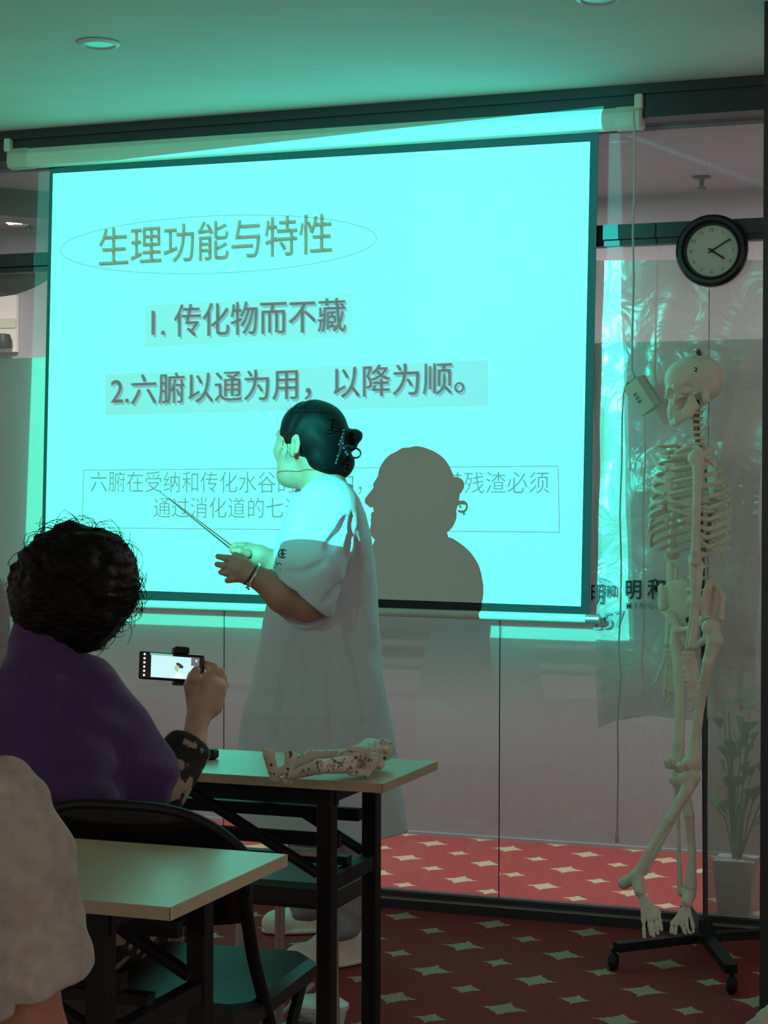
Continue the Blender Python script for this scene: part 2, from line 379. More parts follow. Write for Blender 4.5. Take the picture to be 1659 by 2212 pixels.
# text as a flat filled mesh, unit em
def text_mesh(s, bold=0.):
    cu = bpy.data.curves.new('t', 'FONT'); cu.body = s; cu.size = 1; cu.offset = bold; cu.resolution_u = 4
    o = bpy.data.objects.new('t', cu); COL.objects.link(o); dg = bpy.context.evaluated_depsgraph_get(); dg.update()
    me = bpy.data.meshes.new_from_object(o.evaluated_get(dg)); v = np.array([tuple(p.co) for p in me.vertices]) if len(me.vertices) else np.zeros((0, 3)); f = [tuple(p.vertices) for p in me.polygons]
    bpy.data.objects.remove(o); bpy.data.curves.remove(cu); bpy.data.meshes.remove(me); return v, f

# ================================================================== THE ROOM
ZC = 2.53
struct('floor', MB().box((-6, -6.2, -.05), (2.2, 1.22, 0)), 'carpet')
ceil_mb = MB().box((-6, -6.2, ZC), (2.2, 0.0, ZC+.06))
struct('ceiling', ceil_mb, 'ceiling', smooth=False)
struct('trim_1', MB().box((-6, -.10, 2.432), (2.2, .04, ZC)).box((-6, -.115, 2.50), (2.2, -.10, ZC)), 'dark', smooth=False)
struct('trim_2', MB().box((-6, -.03, 2.085), (2.2, .03, 2.129)).box((-6, -.022, 2.066), (2.2, .02, 2.082)), 'dark', smooth=False)
struct('trim_3', MB().box((-6, -.035, 0), (2.2, .035, .032)).box((-6, -.02, .036), (2.2, .03, .052)), 'dark', smooth=False)
struct('trim_4', MB().box((-6, -.037, .030), (2.2, .02, .036)), 'silver', smooth=False)
xs = [onY(485, 1450, 0)[0], onY(1080, 1500, 0)[0], onY(1528, 1600, 0)[0]]
edges = [-6, xs[0]-(xs[1]-xs[0]), xs[0], xs[1], xs[2], 2.2]
for i in range(5):
    a, b = edges[i]+.002, edges[i+1]-.002
    w = struct('window_%d' % (i+1), MB().box((a, -.004, .052), (b, .004, 2.066)), 'glass', smooth=False)
    part('frosted_film', MB().box((a, .0045, .055), (b, .0055, 1.775)), 'frost' if i < 4 else 'frostfull', w, smooth=False)
    struct('window_%d' % (i+6), MB().box((a, -.004, 2.129), (b, .004, 2.432)), 'glass', smooth=False)
    if i: struct('trim_%d' % (i+4), MB().box((edges[i]-.0018, -.0035, .052), (edges[i]+.0018, .0035, 2.066)), 'dark', smooth=False)
# corridor behind the glass
XE = onY(1521, 1845, 1.22)[0]
struct('wall_corridor', MB().box((-6, 1.22, 0), (2.2, 1.30, 2.45)), 'corr', smooth=False)
struct('ceiling_corridor', MB().box((-6, .04, 2.42), (2.2, 1.3, 2.47)), 'corrceil', smooth=False)
struct('baseboard_corridor', MB().box((-6, 1.205, 0), (2.2, 1.22, .012)), 'corr', smooth=False)
# near dark door post at the right edge of the room
pp = V(1647.5, 1500, 4.62); struct('trim_9', MB().box((pp[0], pp[1]-.03, 0), (pp[0]+.10, pp[1]+.03, ZC)), 'dark', smooth=False)

# corridor lamps
def lamp_thing(name, label, c, r, mat_in, down=True, group=None):
    t = thing(name, label, 'ceiling lamp', c, group)
    part('trim_ring', MB().lathe(c, [(r, 0), (r, -.004), (r*.8, -.008), (r*.74, -.002), (r*.74, 0)], 40, caps=False), 'lamprim', t)
    part('reflector', MB().lathe(c, [(r*.74, -.003), (r*.5, .03), (.001, .034)] if mat_in == 'lampoff' else [(r*.74, -.004), (.001, -.005)], 40, caps=False), mat_in, t)
    return t
def area(name, loc, size, power, col, parent=None, rot=(0, 0, 0)):
    L = bpy.data.lights.new(name, 'AREA'); L.shape = 'DISK'; L.size = size; L.energy = power; L.color = col
    o = bpy.data.objects.new(name, L); COL.objects.link(o); o.rotation_euler = rot
    if parent is not None: o.parent = parent; o.location = (np.array(loc)-wloc(parent)).tolist()
    else: o.location = loc
    return o
lc = onZ(8, 422, 2.42)
t = lamp_thing('recessed_downlight', 'lit round white downlight in the corridor ceiling behind the glass', (lc[0], lc[1], 2.42), .075, 'lampw')
area('bulb', (lc[0], lc[1], 2.40), .12, 60, (1, .95, .92), t)
for x in (-2.1, -.2):  # two extra downlights out of view, added to brighten the corridor
    t = lamp_thing('recessed_downlight', 'added corridor downlight hidden behind the screen, brightens the corridor' if x < -1 else 'added corridor downlight out of view past the dark door post, brightens the corridor', (x, lc[1], 2.42), .075, 'lampw')
    area('bulb', (x, lc[1], 2.40), .12, 48, (1, .95, .92), t)
for px, py, lb in ((213, 92, 'unlit recessed downlight in the ceiling above the screen, left one with a silver rim'), (1295, -6, 'unlit recessed downlight cut off by the top of the picture, right one')):
    c = onZ(px, py, ZC); lamp_thing('recessed_downlight', lb, (c[0], c[1], ZC-.001), .058, 'lampoff')
    # the ceiling keeps a shallow can: rim and reflector sit just below the paint
for o in list(bpy.data.objects):
    if o.name.startswith('reflector') and o.data.materials[0] == M_['lampoff']:
        for v in o.data.vertices: v.co.z = -.003-abs(v.co.z)*.05
wl = thing('wall_lamp', 'warm lamp on the rear wall of the room, behind the camera', 'lamp', (-1.6, -6.1, 2.02))
part('shade', MB().lathe((-1.6, -6.1, 2.02), [(.06, 0), (.09, .0), (.07, .14), (.04, .14)], 24, caps=False), 'lampoff', wl)
area('bulb', (-1.6, -6.06, 2.05), .16, 7, (1, .62, .30), wl, rot=(radians(65), 0, 0))
# sprinkler behind the glass
sc = onZ(1516, 381, 2.42); sc[2] = 2.42
solo('ceiling_sprinkler', MB().lathe(sc, [(.001, 0), (.034, -.001), (.030, -.007), (.009, -.009), (.008, -.035), (.017, -.038), (.016, -.045), (.001, -.046)], 24, caps=False), 'dark', 'small dark sprinkler head hanging from the corridor ceiling above the clock', 'sprinkler')
c = onZ(38, 436, 2.42); t = thing('emergency_light', 'cream emergency light unit with a small round bulb behind the glass, far left', 'emergency light', c)
part('housing', MB().box((c[0]-.035, c[1]-.03, 2.33), (c[0]+.035, c[1]+.03, 2.42), bev=.006), 'greybox', t)
part('bulb_head', MB().lathe((c[0]+.02, c[1]-.03, 2.325), [(.001, 0), (.018, .003), (.02, .015), (.012, .03), (.001, .032)], 20), 'lamprim', t)
c = onZ(62, 463, 2.42)
solo('ceiling_sprinkler', MB().lathe((c[0], c[1], 2.42), [(.001, 0), (.034, -.001), (.030, -.007), (.009, -.009), (.008, -.05), (.017, -.054), (.016, -.062), (.001, -.063)], 24, caps=False), 'dark', 'small dark sprinkler head beside the cream emergency light, far left', 'sprinkler')
# dark sloping beam of the corridor ceiling seen left of the screen
a = onY(-60, 340, .5); b = onY(150, 440, .5)
struct('trim_10', MB().bar((a[0], .12, 2.37), (b[0]+.1, .75, 2.37), .16, .10), 'dark', smooth=False)
# things on the corridor wall seen at the far left
t0 = onY(-20, 640, 1.2); t1 = onY(36, 760, 1.2)
f = thing('picture_frame', 'pale wall panel with a dark stripe behind the glass at the left edge', 'wall panel', (t1[0]-.1, 1.2, t1[2]))
part('board', MB().box((t0[0]-.1, 1.195, t1[2]), (t1[0], 1.215, t0[2])), 'paper', f, smooth=False)
part('stripe', MB().box((t0[0]-.1, 1.19, t1[2]+.10), (t1[0], 1.196, t1[2]+.14)), 'greybox', f, smooth=False)
hv = onY(45, 592, .35)
solo('curved_band', MB().grid(lambda u, v: (hv[0]-.35+.55*u, .35-.05*sin(pi*v), hv[2]+.035-(.03+.085*sin(pi*min(1, u*1.1))**.7)*v), 24, 6), 'dark', 'dark curved valance hanging behind the glass below the rail, far left', 'band')  # bent dark sheet with a curved lower edge
solo('hanging_bag', MB().lathe(onY(6, 738, 1.15), [(.001, -.03), (.035, -.025), (.04, 0), (.03, .03), (.001, .035)], 20), 'black', 'small black round object behind the glass at the left edge', 'bag')

# plastic sheet taped over the right part of the glass
A = onY(1282, 563, -.012); B = onY(1656, 562, -.012); Cc = onY(1640, 1522, -.012); Dd = onY(1292, 1500, -.012)
def sheet(u, v):
    top = A+(B-A)*u; bot = np.array([Dd[0], 0, .60])*(1-u)+np.array([Cc[0]-.01, 0, Cc[2]])*u; p = top+(bot-top)*v
    w = .006*sin(9*u+14*v*u)+.004*sin(31*v+5*u)+.003*sin(23*u+2*v*7)
    return (p[0]+.004*sin(20*v), -.022+w*.7-.02*max(0, v-.9)*u*10*.3, p[2]+(.02*sin(u*7) if v > .99 else 0))
solo('plastic_sheet', MB().grid(sheet, 40, 90), 'plastic', 'wrinkled clear plastic sheet hung over the glass behind the skeleton, below the clock', 'plastic sheet')
# lettering on the glass
def glasstext(s, x0, x1, yb, m, parent, name='lettering', bold=.0, hscale=1.0, Y=-.034, y1=None):
    v, f = text_mesh(s, bold); p0 = onY(x0, yb, Y); p1 = onY(x1, yb if y1 is None else y1, Y)
    mn, mx = v[:, 0].min(), v[:, 0].max(); sc = (p1[0]-p0[0])/(mx-mn)
    w = np.stack([p0[0]+(v[:, 0]-mn)*sc, np.full(len(v), Y), p0[2]+v[:, 1]*sc*hscale+(v[:, 0]-mn)*sc*(p1[2]-p0[2])/(p1[0]-p0[0])], 1)
    return link(name, w, f, m, parent, smooth=False)
g = thing('window_lettering', 'dark brush characters with spaced capitals below, on the glass left of the pelvis', 'sign', onY(1390, 1320, -.034))
glasstext('明', 1351, 1385, 1290, 'inkblue', g, 'character', .018, 1.15); glasstext('和', 1398, 1437, 1290, 'inkblue', g, 'character', .018, 1.1)
glasstext('M I N G H E', 1352, 1448, 1315, 'inkfaint', g, 'capitals', .01)
g = thing('window_logo', 'small brush-written logo with a pennant on the glass beside the screen corner', 'sign', onY(1310, 1310, -.034))
glasstext('明', 1277, 1304, 1301, 'inkblue', g, 'character', .012, 1.5); glasstext('和', 1306, 1331, 1288, 'inkblue', g, 'character', .01, 1.0)
o_ = onY(1303, 1255, -.034); part('pennant', MB().tube([onY(1290, 1247, -.034), onY(1319, 1256, -.034), onY(1296, 1264, -.034), onY(1290, 1247, -.034)], .0012, 6).tube([onY(1294, 1256, -.034), onY(1302, 1252, -.034), onY(1306, 1259, -.034)], .001, 6), 'inkfaint', g)
part('red_seal', MB().lathe(onY(1325, 1266, -.034), [(.001, -.001), (.004, -.001), (.004, .001), (.001, .001)], 12, ax=(0, 1, 0)), 'inkred', g)
g = thing('window_number', 'faint number written on the glass under the small logo, below the screen corner', 'sign', onY(1310, 1362, -.034))
glasstext('257', 1278, 1348, 1362, 'inkfaint', g, 'digits', .0, 1.0, y1=1352)

# ================================================================== PROJECTOR, its slide and its light
PL = -.07                                              # plane of the screen fabric
def gobo(v, k):                                        # the slide: everything at 1/k of the throw in front of the lens
    v = np.asarray(v, float); return PROJ+(v-PROJ)*k
pj = thing('projector', 'white ceiling projector out of view on the left, throwing the slide', 'projector', (PROJ[0], PROJ[1]-.16, PROJ[2]))
part('body', MB().box((PROJ[0]-.16, PROJ[1]-.30, PROJ[2]-.06), (PROJ[0]+.16, PROJ[1]-.02, PROJ[2]+.06), bev=.012), 'casing', pj)
part('mount', MB().tube([(PROJ[0], PROJ[1]-.16, PROJ[2]+.05), (PROJ[0], PROJ[1]-.16, ZC)], .018), 'casing', pj)
L = bpy.data.lights.new('lamp', 'SPOT'); L.energy = PROJ_POWER; L.color = PROJ_COLOR; L.spot_size = radians(80); L.spot_blend = 0; L.shadow_soft_size = 0.0
lo_ = bpy.data.objects.new('lamp', L); COL.objects.link(lo_); lo_.parent = pj; lo_.location = (PROJ-wloc(pj)).tolist()
tgt = (onY(85, 370, 0)+onY(1366, 1388, 0))/2
lo_.rotation_euler = Vector((tgt-PROJ).tolist()).to_track_quat('-Z', 'Y').to_euler()
QW = [onY(84, 372, 0), onY(1338, 232, 0), onY(1368, 1388, 0), onY(48, 1338, 0)]      # where the picture's corners land on the glass
KF = .100
q = [gobo(p, KF) for p in QW]; cq = sum(q)/4; qo = [gobo(cq+(p-cq)*3.4, 1.0) if False else cq+(p-cq)*3.9 for p in q]
fr = MB(); rings = [(1.0, 0), (1.03, .10), (1.08, .05), (1.15, .02), (1.26, .006), (1.5, 0), (3.9, .004)]; cols_ = [.12, .105, .075, .042, .018, .010, .005]
for k_, _c in rings: fr.v += [tuple(cq+(p-cq)*k_) for p in q]
for a_ in range(len(rings)-1):
    for i in range(4): fr.f.append((a_*4+i, a_*4+(i+1) % 4, a_*4+4+(i+1) % 4, a_*4+4+i))
mk_ = film('slide_mask', (.01, .02, .02)); n_, l_ = nodes(mk_); at = n_.new('ShaderNodeAttribute'); at.attribute_name = 'leak'; l_.new(at.outputs['Color'], n_['Transparent BSDF'].inputs[0])
fo = part('slide_frame', fr, mk_, pj, smooth=False)                                     # a projector's picture always has a faint halo
ca_ = fo.data.color_attributes.new('leak', 'FLOAT_COLOR', 'POINT')
for i in range(len(fr.v)): c_ = cols_[i//4]; ca_.data[i].color = (c_*.4, c_, c_*.95, 1)
k0 = KF*1.01
part('slide_film', MB().add([gobo(p, k0)+(0, 0, 0) for p in [cc+(p-cc)*1.05 for cc in [sum(QW)/4] for p in QW]], [(0, 1, 2, 3)]), film('slide_tint', (.8, 1.0, .88), (1.0, .88, 1.0)), pj, smooth=False)
def slide_text(s, x0, y0, x1, y1, col, kk, bold=0, hs=1.0, name='slide_text', dx=0, dy=0, fat=0):
    """fat: extra copies pushed sideways only, so uprights thicken and level strokes stay thin, as in a serif face"""
    v, f = text_mesh(s, bold); p0 = onY(x0+dx, y0+dy, PL); p1 = onY(x1+dx, y1+dy, PL); mn, mx = v[:, 0].min(), v[:, 0].max(); sc = (p1[0]-p0[0])/(mx-mn); z0 = v[:, 1].min()
    w = np.stack([p0[0]+(v[:, 0]-mn)*sc, np.full(len(v), PL), p0[2]+(v[:, 1]-z0)*sc*hs+(v[:, 0]-mn)*sc*(p1[2]-p0[2])/(p1[0]-p0[0])], 1)
    mb = MB()
    for k_ in ((-1, 0, 1) if fat else (0,)): mb.add(gobo(w+np.array([k_*fat*sc, 0, 0]), kk), f)
    return part(name, mb, col, pj, smooth=False)
ink_t = film('slide_ink_olive', (.30, .14, .12)); ink_b = film('slide_ink_grey', (.25, .40, .43)); ink_s = film('slide_soft_shadow', (.75, .50, .58)); ink_l = film('slide_thin_line', (.5, .20, .28)); ink_box = film('slide_grey_box', (1, .38, .48)); ink_p = film('slide_ink_paragraph', (.45, .52, .56))
slide_text('生理功能与特性', 213, 578, 718, 548, ink_t, KF*.990, .012, 1.13)
slide_text('生理功能与特性', 213, 578, 718, 548, ink_s, KF*.989, .012, 1.13, dx=4, dy=4)
slide_text('1. 传化物而不藏', 328, 730, 747, 716, ink_b, KF*.988, .002, 1.14, fat=.020)
slide_text('1. 传化物而不藏', 328, 730, 747, 716, ink_s, KF*.987, .002, 1.14, dx=4, dy=5)
slide_text('2.六腑以通为用，以降为顺。', 240, 878, 1003, 852, ink_b, KF*.986, .002, 1.06, fat=.018)
slide_text('2.六腑以通为用，以降为顺。', 240, 878, 1003, 852, ink_s, KF*.985, .002, 1.06, dx=4, dy=5)
slide_text('六腑在受纳和传化水谷的过程中，', 196, 1064, 782, 1068, ink_p, KF*.984, -.004, 1.12, fat=.012)
slide_text('其残渣必须', 958, 1066, 1187, 1066, ink_p, KF*.984, -.004, 1.05, fat=.011)
slide_text('通过消化道的七道', 332, 1119, 655, 1120, ink_p, KF*.984, -.004, 1.10, fat=.012)
def quadpx(*pts): return [onY(x, y, PL) for x, y in pts]
part('slide_box', MB().add([gobo(p, KF*.982) for p in quadpx((315, 660), (762, 635), (762, 728), (312, 750))], [(0, 1, 2, 3)]).add([gobo(p, KF*.982) for p in quadpx((228, 808), (1055, 778), (1055, 877), (228, 898))], [(0, 1, 2, 3)]), ink_box, pj, smooth=False)
def ribbon(pts, w, kk, closed=True):
    mb = MB(); n = len(pts)
    for i in range(n if closed else n-1):
        a = onY(*pts[i], PL); b = onY(*pts[(i+1) % n], PL); d = b-a; L_ = np.linalg.norm(d); d /= L_; nn = np.array([-d[2], 0, d[0]])*w/2
        mb.add([gobo(p, kk) for p in (a-nn, b-nn, b+nn, a+nn)], [(0, 1, 2, 3)])
    return mb
el = []
for i in range(72):
    a = 2*pi*i/72; X = 342*cos(a); Yy = 62*sin(a); r = -.040; el.append((472+X*cos(r)-Yy*sin(r), 528+X*sin(r)+Yy*cos(r)))
part('slide_oval', ribbon(el, .0032, KF*.981), ink_l, pj, smooth=False)
part('slide_box_line', ribbon([(181, 1016), (1206, 1007), (1209, 1150), (178, 1140)], .0036, KF*.980), ink_l, pj, smooth=False)

# ================================================================== PROJECTION SCREEN
TL, TR, BR, BL = onY(108, 352, PL), onY(1293, 281, PL), onY(1272, 1330, PL), onY(88, 1290, PL)
sc_ = thing('projection_screen', 'pull-down projection screen with black border and ivory roller casing, lit with a slide', 'projection screen', ((TL[0]+TR[0])/2, PL, BR[2]))
def fab(pts, y): return [(p[0], y, p[2]) for p in pts]
W0 = [onY(115, 375, PL), onY(1275, 306, PL), onY(1255, 1310, PL), onY(96, 1268, PL)]
fm = MB()
def wave(u, v): return -.002*sin(u*pi)-.004*sin(v*pi)*sin(u*5)
def bil(Q, u, v): return (Q[0]*(1-u)+Q[1]*u)*(1-v)+(Q[3]*(1-u)+Q[2]*u)*v
fm.grid(lambda u, v: bil(W0, u, v)+np.array([0, -.0015, 0]), 24, 18)
fab_o = part('fabric', fm, 'screen', sc_)
O = [TL, TR, BR, BL]; bm_ = MB()
for i in range(4): a, b, c, d = W0[i], W0[(i+1) % 4], O[(i+1) % 4], O[i]; bm_.add([a-(0, .001, 0), b-(0, .001, 0), c-(0, .001, 0), d-(0, .001, 0)], [(0, 1, 2, 3)])
bm_.add([p+np.array([0, .002, 0]) for p in O], [(0, 1, 2, 3)])
part('border', bm_, 'border', sc_, smooth=False)
ca, cb = onY(30, 341, -.11), onY(1366, 252, -.11)
def casing_ring(x, z, y=-.082, s=1):
    pr = [(-.030, -.030), (-.036, -.012), (-.034, .012), (-.022, .030), (.012, .032), (.030, .024), (.030, -.028), (.0, -.034)]
    return [(x, y+a*s, z+b*s) for a, b in pr]
part('casing', MB().loft([casing_ring(ca[0], ca[2]), casing_ring(cb[0], cb[2])], close=True), 'casing', sc_, sharp=20)
for p, sgn, lb in ((ca, -1, 'ivory end cap'), (cb, 1, 'ivory end cap')):
    o = part('end_cap', MB().loft([casing_ring(p[0]+sgn*.028, p[2], s=.8), casing_ring(p[0]+sgn*.022, p[2], s=1.08), casing_ring(p[0]-sgn*.05, p[2], s=1.08)], close=True), 'greybox' if sgn < 0 else 'casing', sc_, sharp=25)
    part('hanger', MB().box((p[0]-.012+sgn*.02, -.125, p[2]+.02), (p[0]+.012+sgn*.02, -.1, p[2]+.065), bev=.003), 'casing', sc_)
b0, b1 = onY(86, 1297, PL), onY(1287, 1337, PL)
part('bottom_bar', MB().tube([b0, b1], .0135, 14), 'casing', sc_)
c0 = b1+np.array([.012, 0, 0]); part('bar_cap', MB().tube([b1-np.array([.03, 0, 0]), c0], .0150, 14), 'silver', sc_)
# wall rail below the screen, behind the bar
# control box hung on the cord
cbx = thing('cord_switch', 'ivory switch box hanging tilted on a cord in front of the skull', 'switch box', onY(1385, 890, -.16))
ctr = onY(1387, 855, -.16); d1 = onY(1406, 888, -.16)-onY(1367, 826, -.16); d1[1] = 0; d1 /= np.linalg.norm(d1); d2 = np.array([-d1[2], 0, d1[0]])*-1
a1 = d1; a2 = d2; yx = np.array([0, 1., 0]); rr = .5
a2b = a2*cos(rr)+yx*sin(rr); yb = -a2*sin(rr)+yx*cos(rr)
part('housing', MB().obox(ctr, (a1, a2b, yb), (.050, .031, .019)), 'casing', cbx, smooth=False)
part('base', MB().obox(ctr+yb*.021, (a1, a2b, yb), (.050, .031, .004)), 'greybox', cbx, smooth=False)
part('gland', MB().obox(ctr-a1*.051, (a1, a2b, yb), (.002, .022, .013)), 'dark', cbx, smooth=False)
for k in (-.012, .0, .012): part('button', MB().obox(ctr-yb*.020+a1*k+a2b*.004, (a1, a2b, yb), (.0035, .006, .0015)), 'inkfaint', cbx, smooth=False)
Yc = -.165; e0 = ctr-a1*.052-a2b*.008; e1 = ctr-a1*.052+a2b*.012
cord = [onY(1368, 232, Yc), onY(1371, 300, Yc), onY(1370, 420, Yc), onY(1367, 500, Yc), onY(1369, 600, Yc), onY(1366, 720, Yc), onY(1365, 800, Yc), e0+np.array([0, 0, .01]), e0]
solo('power_cord', MB().tube(cord, .0032, 8), 'cord', 'pale cord running from the screen casing down to the switch box', 'cord')
lows = [e1, e1+np.array([-.008, 0, .004]), onY(1347, 850, Yc), onY(1344, 900, Yc), onY(1343, 1000, Yc), onY(1339, 1110, Yc), onY(1342, 1220, Yc), onY(1340, 1330, Yc), onY(1336, 1400, Yc), onY(1341, 1460, Yc), onY(1334, 1560, Yc), onY(1335, 1680, Yc), onY(1333, 1800, Yc)]
pc = thing('pull_cord', 'thin cord hanging from the switch box almost to the carpet, left of the skeleton', 'cord', lows[-1])
part('cable', MB().tube(lows, .0026, 8), 'cord', pc); part('plug', MB().tube([lows[-1], lows[-1]-np.array([0, 0, .028])], [.005, .0065], 10), 'greybox', pc)

# ================================================================== CLOCK
cc = onY(1537, 541, -.055); ck = thing('wall_clock', 'round black-rimmed wall clock with a pale dial hanging on the glass above the skeleton', 'clock', (cc[0], 0, cc[2]-.105))
FY = np.array([0, -1., 0])
part('rim', MB().lathe((cc[0], -.034, cc[2]), [(.078, 0), (.104, 0), (.108, .010), (.106, .026), (.098, .036), (.089, .036), (.084, .028), (.081, .030), (.077, .022), (.075, .012)], 64, ax=FY, caps=False), 'clockrim', ck)
part('dial', MB().lathe((cc[0], -.034, cc[2]), [(.001, .010), (.077, .012), (.078, .004)], 48, ax=FY, caps=False), 'clockface', ck)
def hand(ang, L_, w, yy):
    a = radians(ang); d = np.array([sin(a), 0, cos(a)]); n_ = np.array([cos(a), 0, -sin(a)]); c = np.array([cc[0], yy, cc[2]]); return MB().obox(c+d*(L_/2-.006), (d, n_, (0, 1, 0)), (L_/2+.006, w/2, .001))
part('hour_hand', hand(124, .044, .005, -.049), 'ink', ck, smooth=False); part('minute_hand', hand(59, .062, .004, -.052), 'ink', ck, smooth=False)
part('hub', MB().lathe((cc[0], -.046, cc[2]), [(.001, .009), (.005, .008), (.005, 0)], 16, ax=FY, caps=False), 'ink', ck)
for n_ in range(1, 13):
    v, f = text_mesh(str(n_)); a = radians(n_*30); c = np.array([cc[0]+.062*sin(a), -.0472, cc[2]+.062*cos(a)]); s_ = .015
    w = np.stack([c[0]+(v[:, 0]-v[:, 0].mean())*s_, np.full(len(v), c[1]), c[2]+(v[:, 1]-(v[:, 1].min()+v[:, 1].max())/2)*s_], 1); link('numeral', w, f, 'inkfaint', ck, smooth=False)

# ================================================================== PLANT AND PLANTER in the hall, behind the glass
pc_ = onY(1590, 1990, .15); pt = thing('potted_plant', 'leafy green potted plant blurred behind the frosted glass at the right', 'plant', (pc_[0], .15, 0))
part('planter', MB().loft([[(pc_[0]+sx*w_, .15+sy*w_, z) for sx, sy in ((-1, -1), (1, -1), (1, 1), (-1, 1))] for z, w_ in ((0, .045), (.20, .062))], close=True), 'pot', pt, smooth=False)
stem = MB(); lf = MB()
for i in range(60):
    a = random.uniform(0, 2*pi); r = random.uniform(.01, .11); z = random.uniform(.30, .66); base = np.array([pc_[0]+.01*cos(a), .15+.01*sin(a), .19]); tip = np.array([pc_[0]+.02+r*cos(a), .15+r*sin(a)*.5, z])
    if i < 16: stem.tube([base, (base+tip)/2+(0, 0, .05), tip], .003, 5)
    d = tip-base; d /= np.linalg.norm(d); s_ = np.cross(d, (0, 0, 1)); s_ /= np.linalg.norm(s_)+1e-6
    lf.grid(lambda u, v, tip=tip, d=d, s_=s_: tip+d*(.10*u)+s_*(.035*sin(pi*u)*(v-.5)*2)-np.array([0, 0, .06*u*u]), 6, 2)
part('stems', stem, 'leaf', pt); part('leaves', lf, 'leaf', pt)

# ================================================================== TABLES
def table(name, label, x1, y0, y1, x0, leg_in, ly):
    t = thing(name, label, 'table', ((x0+x1)/2, (y0+y1)/2, 0), 'folding training tables')
    part('tabletop', MB().box((x0, y0+.001, .7335), (x1-.001, y1-.001, .75)), 'wood', t, smooth=False)
    part('edge_band', MB().box((x0, y0-.001, .732), (x1, y0+.001, .7495)).box((x1-.001, y0-.001, .732), (x1+.001, y1, .7495)), 'woodedge', t, smooth=False)
    lx = x1-leg_in
    [part('apron', MB().box((x0+.1, ya, .695), (lx+.02, ya+.015, .7335)), 'black', t, smooth=False) for ya in (y0+.035, y1-.05)]
    for X in (lx, x0+leg_in):
        for Y in ly: part('leg', MB().box((X-.017, Y-.015, .0), (X+.017, Y+.015, .7335), bev=.003).box((X-.02, Y-.018, 0), (X+.02, Y+.018, .02)), 'black', t)
        [part('crossbar', MB().box((X-.012, ly[0], za), (X+.012, ly[1], zb)), 'black', t, smooth=False) for za, zb in ((.525, .555), (.07, .095), (.70, .73))]
    for Y in ly:
        part('brace', MB().tube([(lx-.32, Y, .72), (lx-.02, Y, .56)], .011, 10), 'black', t)
    [part('shelf_rail', MB().box((x0+.1, ya, za), (lx, yb_, zb)), 'black', t, smooth=False) for ya, yb_, za, zb in ((y0+.10, y0+.12, .60, .625), (y1-.12, y1-.10, .635, .66), ((y0+y1)/2-.018, (y0+y1)/2+.008, .556, .573))]
    return t
BT = table('folding_table', 'pale wood folding table with black legs holding the small white figure', -1.222, -2.202, -1.872, -3.15, .13, (-2.165, -1.915))
NT = table('folding_table', 'nearest pale wood folding table, bare top, beside the grey shirt', -1.118, -3.312, -2.914, -2.9, .128, (-3.27, -2.955))
# small black case on the back table
c = onZ(446, 1640, .75); solo('small_case', MB().box((c[0]-.025, c[1]-.012, .7505), (c[0]+.022, c[1]+.018, .772), bev=.004), 'black', 'small black case on the far table beside the raised forearm', 'case')
c = onY(650, 1846, -2.05)
solo('folded_papers', MB().box((c[0]-.03, -2.065, c[2]), (c[0]+.045, -2.035, c[2]+.012), bev=.002), 'paper', 'few folded papers on the rail under the far table', 'papers')

# ================================================================== CHAIRS
def make_chair():
    r = thing('folding_chair', '', 'chair')
    part('seat', MB().loft([[(x*s_, y*s_y+.0, z) for x, y in [(-.2, -.17), (-.17, -.2), (.17, -.2), (.2, -.17), (.2, .15), (.16, .2), (-.16, .2), (-.2, .15)]] for z, s_, s_y in ((.425, .94, .94), (.432, 1, 1), (.455, 1, 1), (.466, .93, .93))], close=True), 'blackseat', r, sharp=30)
    def back(u, v, o=0):
        x = (u-.5)*.40; top = .80-.075*abs(2*u-1)**3.2; bot = .60+.01*abs(2*u-1)**2; z = bot+(top-bot)*v; y = -.215-(z-.6)*.16+.035*(1-(2*u-1)**2)*-1+o; return (x, y, z)
    nu, nv = 28, 8; mb = MB().grid(lambda u, v: back(u, v), nu, nv).grid(lambda u, v: back(1-u, v, .012), nu, nv)
    rim = [back(0, 0)]+[back(0, .5)]+[back(i/40, 1) for i in range(41)]+[back(1, .5), back(1, 0)]
    part('backrest', mb, 'blackgoo', r); part('back_rim', MB().tube([np.array(p)+(0, .006, 0) for p in rim], .009, 10), 'black', r)
    for s_ in (-1, 1):
        part('leg', MB().tube([(s_*.2, -.235, .66), (s_*.2, -.19, .55), (s_*.19, .0, .28), (s_*.185, .20, .012)], .011, 10).tube([(s_*.185, .197, .016), (s_*.185, .206, 0.0)], .015, 10), 'black', r, )
        part('leg', MB().tube([(s_*.17, .16, .43), (s_*.17, .02, .28), (s_*.17, -.24, .012)], .011, 10).tube([(s_*.17, -.238, .014), (s_*.17, -.244, 0.0)], .015, 10), 'black', r)
    part('stretcher', MB().tube([(-.187, .12, .12), (.187, .12, .12)], .008, 8), 'black', r); part('stretcher', MB().tube([(-.17, -.16, .10), (.17, -.16, .10)], .008, 8), 'black', r)
    return r
ch = make_chair(); p = V(250, 1733, 3.03); ch.location = (p[0], p[1]+.25, 0); ch.rotation_euler = (0, 0, radians(4))
ch['label'] = 'black folding chair with glossy curved backrest, under the person in purple'; ch['group'] = 'black folding chairs'
del ch['group']
p = onZ(648, 1880, .45); st_ = thing('stool', 'square black padded stool on the far side of the far table', 'stool', (p[0], p[1], 0))
def rot_(x, y, z): return (p[0]+x, p[1]+y, z)
part('seat', MB().box((p[0]-.16, p[1]-.13, .392), (p[0]+.14, p[1]+.15, .45), bev=.012), 'blackseat', st_, sharp=30)
for x, y in ((-.10, -.10), (.12, -.10), (.12, .12), (-.10, .12)): part('leg', MB().tube([rot_(x, y, .392), rot_(x*1.1, y*1.1, 0)], .012, 12), 'silver', st_)

